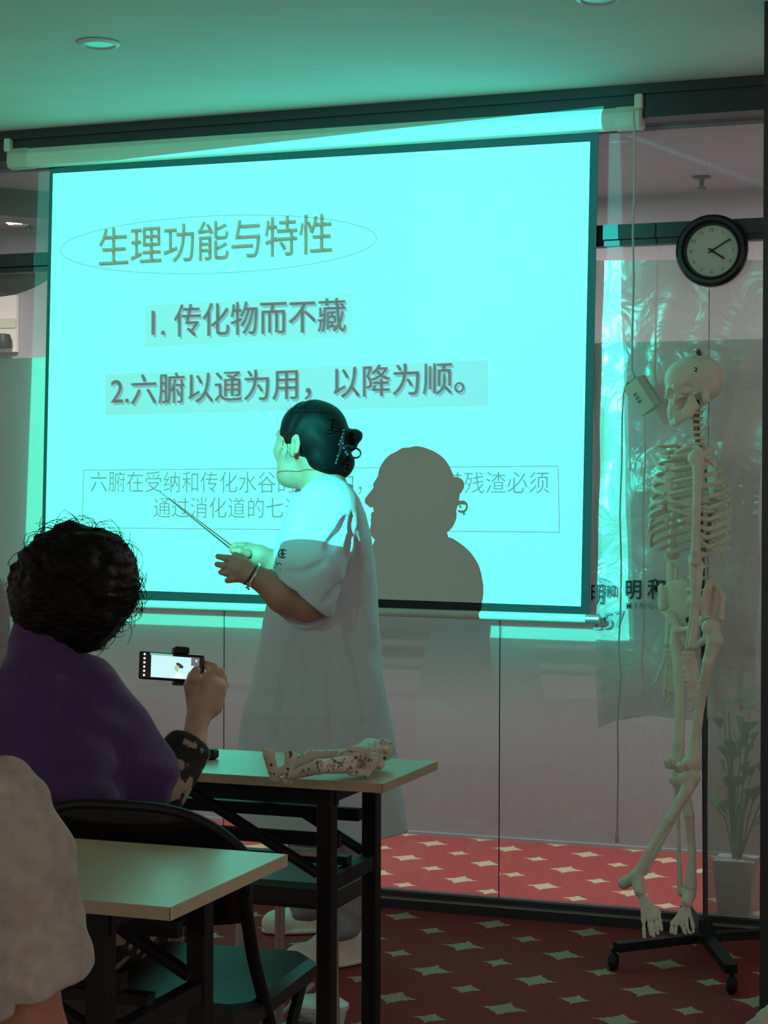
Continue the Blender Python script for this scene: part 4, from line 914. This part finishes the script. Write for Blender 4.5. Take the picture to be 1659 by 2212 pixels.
# bracelets
def ring(c, n_, r, rr, nn_=28, sq=1):
    n_ = n_/np.linalg.norm(n_); u = np.cross(n_, UP); u /= np.linalg.norm(u); w = np.cross(n_, u); return MB().tube([c+(u*cos(a)+w*sin(a)*sq)*r for a in np.linspace(0, 2*pi, nn_)], rr, 8)
part('bracelet', ring(V(548, 1243, T-.22), wrN-elN, .033, .0035), 'metalw', te); part('bracelet', ring(V(541, 1241, T-.22), wrN-elN+UP*.02, .031, .0022), 'clip', te)
bd = MB()
for i in range(5): bd.lathe(V(533+4*(i % 3), 1258+7*i/2, T-.24), [(.001, -.004), (.004, 0), (.001, .004)], 10)
part('charm', bd, 'metalw', te)
# trousers and shoes
s = SDF(.005, .02); s.chain([V(722, 1720, T-.03), V(744, 1880, T-.06), V(742, 1985, T-.05)], [.085, .060, .058], k=.02).chain([V(668, 1720, T+.12), V(672, 1850, T+.17), V(665, 1950, T+.20)], [.085, .062, .056], k=.02)
sculpt('trousers', s, 'trouser', te, noise=wrinkle(.004, (20, 20, 12)))
def shoe(c, d, L_=.25):
    d = d/np.linalg.norm(d); n_ = np.cross(UP, d); s = SDF(.004, .02); A_ = np.array([d, n_, UP]); c = np.array([c[0], c[1], 0.])
    s.ell(c-d*.085+UP*.050, (.044, .038, .050), A_).ell(c-d*.01+UP*.052, (.07, .040, .048), A_).ell(c+d*.075+UP*.034, (.055, .046, .034), A_).cap(c-d*.07+UP*.06, c-d*.065+UP*.10, .038, .040)
    s.cap(c-d*.09+UP*.022, c+d*.085+UP*.018, .040, .042)
    s.box(c+UP*-.01, (.2, .1, .0145), A_, .002, k=.002, op=1); o = sculpt('shoe', s, 'shoe', te)
    pts = [c+d*(.128*cos(a))*(.98 if cos(a) > 0 else 1)+n_*(.046*sin(a))+UP*.011 for a in np.linspace(0, 2*pi, 40)]
    part('sole', MB().tube(pts, .008, 8), 'shoe', o)
    part('lace', MB().tube([c+d*(.0+.03*k_)+n_*(.02*(-1)**k_)+UP*(.078-.008*k_) for k_ in range(4)], .0025, 6), 'shoe', o)
sA = onZ(708, 2086, 0); sB = onZ(660, 2012, 0)
shoe(sA, -RH*1-FH*.55); shoe(sB, -RH*1-FH*.25)
# pointer
tip = onY(345, 1062, -.17); gr = V(519, 1202, hf-.012); d = gr-tip; d /= np.linalg.norm(d)
solo('pointer_stick', MB().tube([tip, tip+d*.3, gr+d*.06], [.0014, .0022, .0032], 10), 'stick', 'thin metal pointer held against the slide by the person in the white coat', 'pointer')

# ---------- the seated filmer in purple
TP = 3.22
pb = V(120, 1900, TP); pu = thing('person', 'seated person in a purple knit top with dark curly hair, filming with a phone', 'person', (pb[0], pb[1], 0))
FP = FH*.85+RH*.55; AP = frame_fwd(FP, tilt=radians(10)); HP = V(168, 1278, TP+.03)
s = SDF(.0034, .012); qp = head_prims(s, HP, AP, jaw=1.0, sc=.88)
s.cap(qp(-.02, 0, -.05), V(95, 1440, TP), .040, .042, k=.02)
bf, a_, b_ = zloft([(1440, 30, 170, .06), (1500, -60, 220, .10), (1600, -110, 250, .12), (1760, -110, 250, .13), (1990, -130, 270, .15)], TP); s.fn(bf, a_, b_, k=.03)
shR = V(205, 1520, TP); elR = V(345, 1700, TP+.10); wrR = V(428, 1552, TP+.22)
s.chain([shR, elR], [.040, .040], k=.03)
s.chain([V(372, 1672, TP+.14), V(415, 1612, TP+.19), wrR], [.034, .0245, .0195], k=.012)
hx = TP+.24
# right hand holding the phone from behind/right: back of the hand to the camera
s.cap(wrR, V(438, 1520, hx), .020, .026, k=.012).cap(V(440, 1522, hx), V(448, 1482, hx), .029, .026, k=.012).cap(V(458, 1520, hx+.01), V(468, 1486, hx+.01), .022, .018, k=.012)
s.chain([V(420, 1512, hx-.005), V(412, 1480, hx-.02), V(418, 1462, hx-.032), V(424, 1448, hx-.036)], [.016, .0125, .0105, .0082], k=.005)     # thumb on the screen
for (a, b, c, dz) in (((452, 1478), (462, 1444), (446, 1436), .0), ((462, 1480), (474, 1452), (456, 1446), .012), ((470, 1488), (480, 1464), (462, 1456), .022), ((474, 1500), (483, 1480), (468, 1470), .03)):
    s.chain([V(*a, hx+dz*.4), V(*b, hx+dz), V(*c, hx+dz+.018)], [.0115, .0095, .0085], k=.004)
# left arm down at the side
s.chain([V(-30, 1530, TP), V(-70, 1760, TP+.02), V(60, 1800, TP+.25)], [.055, .045, .03], k=.02)
# legs on the seat
for x in (60, 190): s.chain([V(x, 1980, TP), V(x+130, 1975, TP+.42), V(x+140, 2400, TP+.46)], [.085, .065, .045], k=.03)
sculpt('body', s, 'skindark', pu)
s = SDF(.005, .02)
tf, a_, b_ = zloft([(1395, 32, 158, .060), (1430, 8, 172, .075), (1450, -20, 185, .09), (1490, -70, 225, .115), (1560, -120, 262, .135), (1660, -125, 270, .145), (1780, -120, 262, .15), (1990, -140, 282, .165)], TP); s.fn(tf, a_, b_, k=.02)
s.cap(V(98, 1342, TP-.02), V(92, 1440, TP-.01), .054, .068, k=.02)
s.cap(V(190, 1500, TP), V(318, 1672, TP+.09), .064, .058, k=.03).cap(V(250, 1640, TP+.04), V(300, 1712, TP+.07), .055, .050, k=.03).cap(V(-20, 1520, TP), V(-75, 1770, TP), .066, .056, k=.03)
for (x0, y0, x1, y1, w, dd) in ((-10, 1560, 120, 1610, .010, .17), (120, 1600, 260, 1690, .012, .16), (20, 1680, 200, 1700, .012, .18), (60, 1420, 140, 1440, .006, .075)): s.cap(V(x0, y0, TP-dd), V(x1, y1, TP-dd), w, w*1.4, k=.02, op=1)
sculpt('knit_top', s, 'purple', pu, noise=wrinkle(.0035, (16, 14, 9)))
s = SDF(.0035, .01)                                                                    # printed oversleeve at the elbow
e0 = V(316, 1698, TP+.085); e1 = V(348, 1704, TP+.11); e2 = V(398, 1628, TP+.165)
s.cap(e0, e1, .056, .048).cap(e1, e2, .046, .046).cap(e0, V(300, 1650, TP+.08), .05, .04)
s.cap(e2, e2+(e2-e1)/np.linalg.norm(e2-e1)*.10, .039, .042, k=.003, op=1)
s.cap(e1*.3+e2*.7, e2, .028, .038, k=.003, op=1)
ts = sculpt('oversleeve', s, 'camo', pu, noise=wrinkle(.0016, (14, 13, 10)))
s = SDF(.006, .02)
for x in (60, 190): s.chain([V(x, 1985, TP), V(x+130, 1985, TP+.42), V(x+60, 2330, TP+.30)], [.098, .078, .062], k=.03)
sculpt('trousers', s, 'camo', pu, noise=wrinkle(.003, (25, 25, 20)))
# hair: curly mass
s = SDF(.004, .02)
s.ell(V(165, 1262, TP), (.100, .098, .100), None).ell(V(120, 1290, TP-.02), (.072, .08, .080), None, k=.03).ell(V(215, 1255, TP), (.062, .07, .082), None, k=.03).ell(V(185, 1345, TP-.01), (.045, .06, .048), None, k=.03).ell(V(80, 1310, TP-.02), (.038, .05, .045), None, k=.02)
for i in range(60):
    a = random.uniform(0, 2*pi); b = random.uniform(-.2, 1.2); dd = RH*cos(a)*cos(b)+UP*sin(a)*cos(b)-FH*sin(b); c = V(155, 1268, TP-.005)+dd*np.array([.094, .094, .092]); s.ell(c, random.uniform(.014, .022), k=.012)
s.ell(qp(.09, 0, -.06), (.05, .06, .07), AP, k=.01, op=1)
def curls(X, Y, Z): return .0022*np.sin(170*X+40*np.sin(20*Z))*np.sin(160*Z+3*np.sin(60*X))+.001*np.sin(300*Z+200*X)
sculpt('hair', s, 'hair', pu, noise=curls)
hm2 = MB()
for i in range(170):
    a = random.uniform(-.35, pi+.3) if i % 3 else random.uniform(-1.3, 1.0); dd = RH*cos(a)+UP*sin(a)+FH*random.uniform(-.7, .3); dd /= np.linalg.norm(dd)
    c = V(162+(112 if cos(a) > 0 else 102)*cos(a), 1266-115*sin(a), TP-.01); rad = random.uniform(.008, .018); up2 = np.cross(dd, FH); up2 /= np.linalg.norm(up2)
    L_ = random.uniform(.01, .034); n_ = 12; tw = random.choice((-1, 1)); tn = random.uniform(3.2, 6.0)
    hm2.tube([c+dd*L_*j/n_+(up2*sin(tw*tn*j/n_)+FH*.3*sin(3*j/n_)+dd*(1-cos(tn*j/n_))*.5)*rad for j in range(n_+1)], [.0009*(1-.6*j/n_) for j in range(n_+1)], 4, caps=False)
part('curls', hm2, 'hair', pu)['kind'] = 'stuff'
# phone
ph_c = V(371, 1441, hx-.014); e1 = V(443, 1446, hx+.012)-V(300, 1436, hx-.040); e1 /= np.linalg.norm(e1)
nrm = -FH+UP*.25+RH*.1; e2 = np.cross(nrm, e1)*-1; e2 /= np.linalg.norm(e2); 
if e2[2] < 0: e2 = -e2
e3 = np.cross(e1, e2); 
if e3 @ FH > 0: e3 = -e3                                # faces the camera side
PH = thing('smartphone', 'smartphone held sideways by the person in purple, its bright screen showing the lecture', 'phone', ph_c)
HW, HHt = .0635, .0262
def pr(x, y, w, h, m, name, z=.0045, mb=None): return part(name, MB().obox(ph_c+e1*x+e2*y+e3*z, (e1, e2, e3), (w, h, .0003)), m, PH, smooth=False)
s = SDF(.0014, .001); s.box(ph_c, (HW, HHt, .004), np.array([e1, e2, e3]), .0038); v, f_ = s.mesh(); link('case', v, f_, 'phone', PH)
scr = pr(.004, -.001, .0455, .0205, 'pscreen', 'display')
part('display_strip', MB().obox(ph_c+e1*(-.022)+e2*.0215+e3*.0046, (e1, e2, e3), (.022, .0018, .0002)), 'pscreen2', PH, smooth=False)
part('display_shade', MB().obox(ph_c+e1*.044+e2*.012+e3*.0049, (e1, e2, e3), (.008, .008, .0002)), 'pgrey', PH, smooth=False)
for i in range(6): c = ph_c-e1*.0545+e2*(.020-.0078*i)+e3*.0045; part('icon', MB().lathe(c, [(.001, .0006), (.0021, .0005), (.0021, 0)], 14, ax=e3), 'picon', PH)
c = ph_c+e1*.0455+e2*(-.002)+e3*.0052; part('record_ring', MB().lathe(c, [(.001, .0001), (.0062, 0)], 24, ax=e3, caps=False), 'picon', PH); part('record_button', MB().lathe(c+e3*.0004, [(.001, .0003), (.0036, .0001)], 20, ax=e3, caps=False), 'pred', PH)
part('shutter_icon', MB().lathe(ph_c+e1*.046+e2*.014+e3*.0054, [(.001, .0003), (.0022, .0001)], 14, ax=e3, caps=False), 'picon', PH)
o = MB()
def flat(pts, z=.0050): return MB().add([ph_c+e1*x+e2*y+e3*z for x, y in pts], [tuple(range(len(pts)))])
part('picture_body', flat([(.002, -.021), (.006, -.012), (.012, -.009), (.020, -.011), (.027, -.021)], .0049), mat('phone_picture_coat', (0, 0, 0), .3, emit=(.85, 1, 1), estr=1.0), PH, smooth=False)
part('picture_face', flat([(.0045, .003), (.0035, -.003), (.006, -.007), (.009, -.010), (.012, -.005), (.011, .004)], .0051), 'pskin', PH, smooth=False)
part('picture_hair', flat([(.006, .0065), (.010, .0085), (.016, .006), (.021, .002), (.020, -.002), (.014, -.002), (.011, .002), (.0075, .004)], .0053), 'pdark', PH, smooth=False)
hc = thing('phone_clip', 'black clamp gripping the filming phone above and below', 'phone holder', ph_c-e3*.012)
s = SDF(.0015, .002)
part('upper_jaw', MB().loft([[ph_c+e1*(.017+x*a)+e2*yy+e3*z for x, z in ((-1, -.009), (1, -.009), (1, .006), (-1, .006))] for yy, a in ((HHt+.0005, .0145), (HHt+.010, .0145), (HHt+.0125, .0115))], close=True), 'black', hc, smooth=False)
part('lower_jaw', MB().loft([[ph_c+e1*(.014+x*a)+e2*yy+e3*z for x, z in ((-1, -.009), (1, -.009), (1, .006), (-1, .006))] for yy, a in ((-HHt-.0065, .009), (-HHt-.0005, .010))], close=True), 'black', hc, smooth=False)
part('back_plate', MB().obox(ph_c+e1*.016-e3*.009, (e1, e2, e3), (.007, HHt+.006, .003)), 'black', hc, smooth=False)

# ---------- the near person in grey
TG = 2.20
gb = V(20, 2000, TG); gp = thing('person', 'person in a heather grey T-shirt seen from behind at the lower left edge', 'person', (gb[0], gb[1], 0))
s = SDF(.004, .02); AG = frame_fwd(FH*.9-RH*.1); HG = V(-165, 1368, TG+.02); qg = head_prims(s, HG, AG, sc=.95)
s.cap(qg(-.03, 0, -.05), V(-170, 1650, TG), .05, .06, k=.02)
s.chain([V(-10, 1760, TG), V(40, 2050, TG), V(70, 2260, TG+.02), V(60, 2500, TG+.12)], [.045, .042, .042, .034], k=.02)
gf, a_, b_ = zloft([(1660, -300, -40, .06), (1760, -380, 10, .07), (2000, -380, 10, .08), (2500, -380, 10, .08)], TG); s.fn(gf, a_, b_, k=.02)
sculpt('body', s, 'skin3', gp)
s = SDF(.004, .02); gf, a_, b_ = zloft([(1630, -250, -60, .06), (1652, -300, -10, .08), (1720, -360, 50, .10), (1900, -380, 62, .115), (2200, -380, 60, .12), (2500, -380, 70, .13)], TG); s.fn(gf, a_, b_)
s.cap(V(5, 1735, TG), V(70, 1860, TG), .054, .048, k=.03).cap(V(70, 1860, TG), V(104, 2090, TG), .048, .0505, k=.02).cap(V(104, 2090, TG), V(108, 2230, TG), .0505, .0505, k=.02)
s.cap(V(75, 2185, TG), V(60, 2300, TG), .048, .05, k=.003, op=1)
def cutf(X, Y, Z):                                                                     # slanting sleeve hem
    u = (X-V(100, 2110, TG)[0])*RH[0]+(Y-V(100, 2110, TG)[1])*RH[1]; zz = V(100, 2142, TG)[2]+.49*u
    w = u+.062
    return np.maximum(Z-zz, -w)
cb_ = V(90, 2160, TG); s.fn(cutf, cb_-.22, cb_+.22, k=.004, op=1)
s.chain([V(95, 1850, TG-.07), V(40, 1950, TG-.095), V(0, 2080, TG-.10)], [.004, .005, .005], k=.016, op=1)
sculpt('tshirt', s, 'grey', gp, noise=wrinkle(.0028, (22, 20, 12)))
s = SDF(.004, .012); s.ell(V(-160, 1345, TG+.01), (.098, .10, .112), None).ell(V(-160, 1400, TG-.02), (.085, .08, .07), None, k=.02)
sculpt('hair', s, 'greyhair', gp, noise=lambda X, Y, Z: .0008*np.sin(300*X)*np.sin(280*Z))

# ================================================================== SMALL FIGURE ON THE FAR TABLE
def Q(x, y, z): return onZ(x, y, z)
am = thing('acupuncture_model', 'small white acupuncture figure lying on its back on the far table, soles toward the viewer', 'figurine', Q(700, 1660, .75))
s = SDF(.0016, .006)
hipN, hipF = Q(752, 1652, .785), Q(748, 1636, .785)
s.chain([hipN, Q(690, 1656, .790), Q(628, 1676, .768)], [.017, .0135, .0085]).chain([hipF, Q(672, 1635, .792), Q(596, 1670, .768)], [.017, .0130, .0085])
def sole(px, py, lean):
    b = Q(px, py, .756); tp = b+UP*.046+RH*lean; s.cap(b, tp, .0088, .0115, k=.004).cap(b+UP*.002, b+UP*.008, .0085, .0095, k=.004)
    for j in range(5): s.cap(tp+RH*(-.009+.0045*j)+UP*(.006-.001*j), tp+RH*(-.009+.0045*j)+UP*(.012-.0014*j), .0036, .0032, k=.002)
sole(622, 1688, .005); sole(594, 1683, -.012)
s.cap(hipN*.5+hipF*.5, Q(795, 1632, .787), .024, .027, k=.01).cap(Q(785, 1640, .785), Q(800, 1622, .790), .024, .026, k=.01)
s.cap(Q(806, 1628, .787), Q(818, 1624, .788), .013, .012).ell(Q(826, 1620, .788), (.021, .021, .023), None)
s.cap(Q(833, 1621, .806), Q(828, 1618, .812), .008, .006).ell(Q(822, 1622, .808), (.005, .005, .006), None, k=.002)
s.ell(Q(762, 1618, .812), (.012, .010, .007), None, k=.002)
s.chain([Q(806, 1640, .790), Q(790, 1668, .764), Q(758, 1668, .766)], [.013, .010, .0075], k=.003).chain([Q(790, 1612, .785), Q(812, 1636, .770), Q(820, 1650, .768)], [.010, .010, .011])
for j in range(4): s.cap(Q(762, 1664, .764), Q(754+j, 1661+2*j, .762), .0028, .0022, k=.002)
mo = sculpt('figure_body', s, 'acup', am)
s = SDF(.0018, .004); s.ell(Q(829, 1620, .789), (.022, .022, .022), None).ell(Q(812, 1640, .776), (.012, .014, .010), None); sculpt('inked_head_patch', s, 'acupdark', am)
mk = MB(); trm = bvh(mo)
for (x, y, w_) in ((586, 1652, 3), (622, 1661, 3), (618, 1680, 2), (592, 1672, 2)):
    h_, n_ = rayhit(trm, x, y)
    if h_ is not None: mk.lathe(h_-n_*.0004, [(.001, .0009), (.0009*w_, .0008), (.0009*w_, 0)], 10, ax=n_)
for i in range(34):
    x = random.uniform(645, 800); y = 1668-(x-645)*.17+random.uniform(-12, 8); h_, n_ = rayhit(trm, x, y)
    if h_ is not None: d_ = np.cross(n_, RH); mk.tube([h_+n_*.0004-d_*.0035, h_+n_*.0005, h_+n_*.0004+d_*.0035], .0007, 5)
part('point_marks', mk, 'ink', am)

# ================================================================== FLOOR ITEMS
c = onZ(690, 2212, 0)+np.array([0, .02, 0]); c = V(690, 2215, 4.50); c[2] = 0
tub = thing('plastic_tub', 'milky white plastic tub on the carpet under the far table', 'tub', c)
part('tub_body', MB().loft([[(c[0]+(w_*cos(a)), c[1]+d_*sin(a), z) for a in np.linspace(0, 2*pi, 25)[:-1]] for z, w_, d_ in ((0, .055, .04), (.062, .070, .052))], close=True), 'whitetub', tub)
part('lid', MB().loft([[(c[0]+(w_*cos(a)), c[1]+d_*sin(a), z) for a in np.linspace(0, 2*pi, 25)[:-1]] for z, w_, d_ in ((.062, .074, .056), (.072, .074, .056), (.084, .055, .038))], close=True), 'whitetub', tub)
rr_ = MB(); a = V(574, 2138, 4.35); b = V(676, 2092, 4.75)
for k_, o_ in ((0, 0), (1, .035)):
    rr_.tube([(a[0]+o_, a[1], .05+.0), (b[0]+o_, b[1], .05)], .006, 8)
st = thing('folded_trolley', 'folded luggage trolley with two bright rails lying under the far table', 'trolley', (a[0], a[1], 0))
part('rail', rr_, 'silver', st); part('trolley_base', MB().box((a[0]-.02, min(a[1], b[1]), 0), (a[0]+.10, min(a[1], b[1])+.10, .05), bev=.01), 'black', st)
c = V(1668, 2225, 4.30); c[2] = 0
s = SDF(.006, .03); s.ell(c+UP*.05, (.07, .05, .05)).ell(c+UP*.09+RH*.01, (.035, .03, .035)).cap(c+UP*.05-RH*.03, c+UP*.10, .02, .012)
v, f_ = s.mesh(wrinkle(.004, (50, 50, 40))); tag(link('cloth_bundle', v, f_, 'cloth', sharp=180), 'crumpled beige patterned cloth on the carpet at the lower right corner', 'cloth')
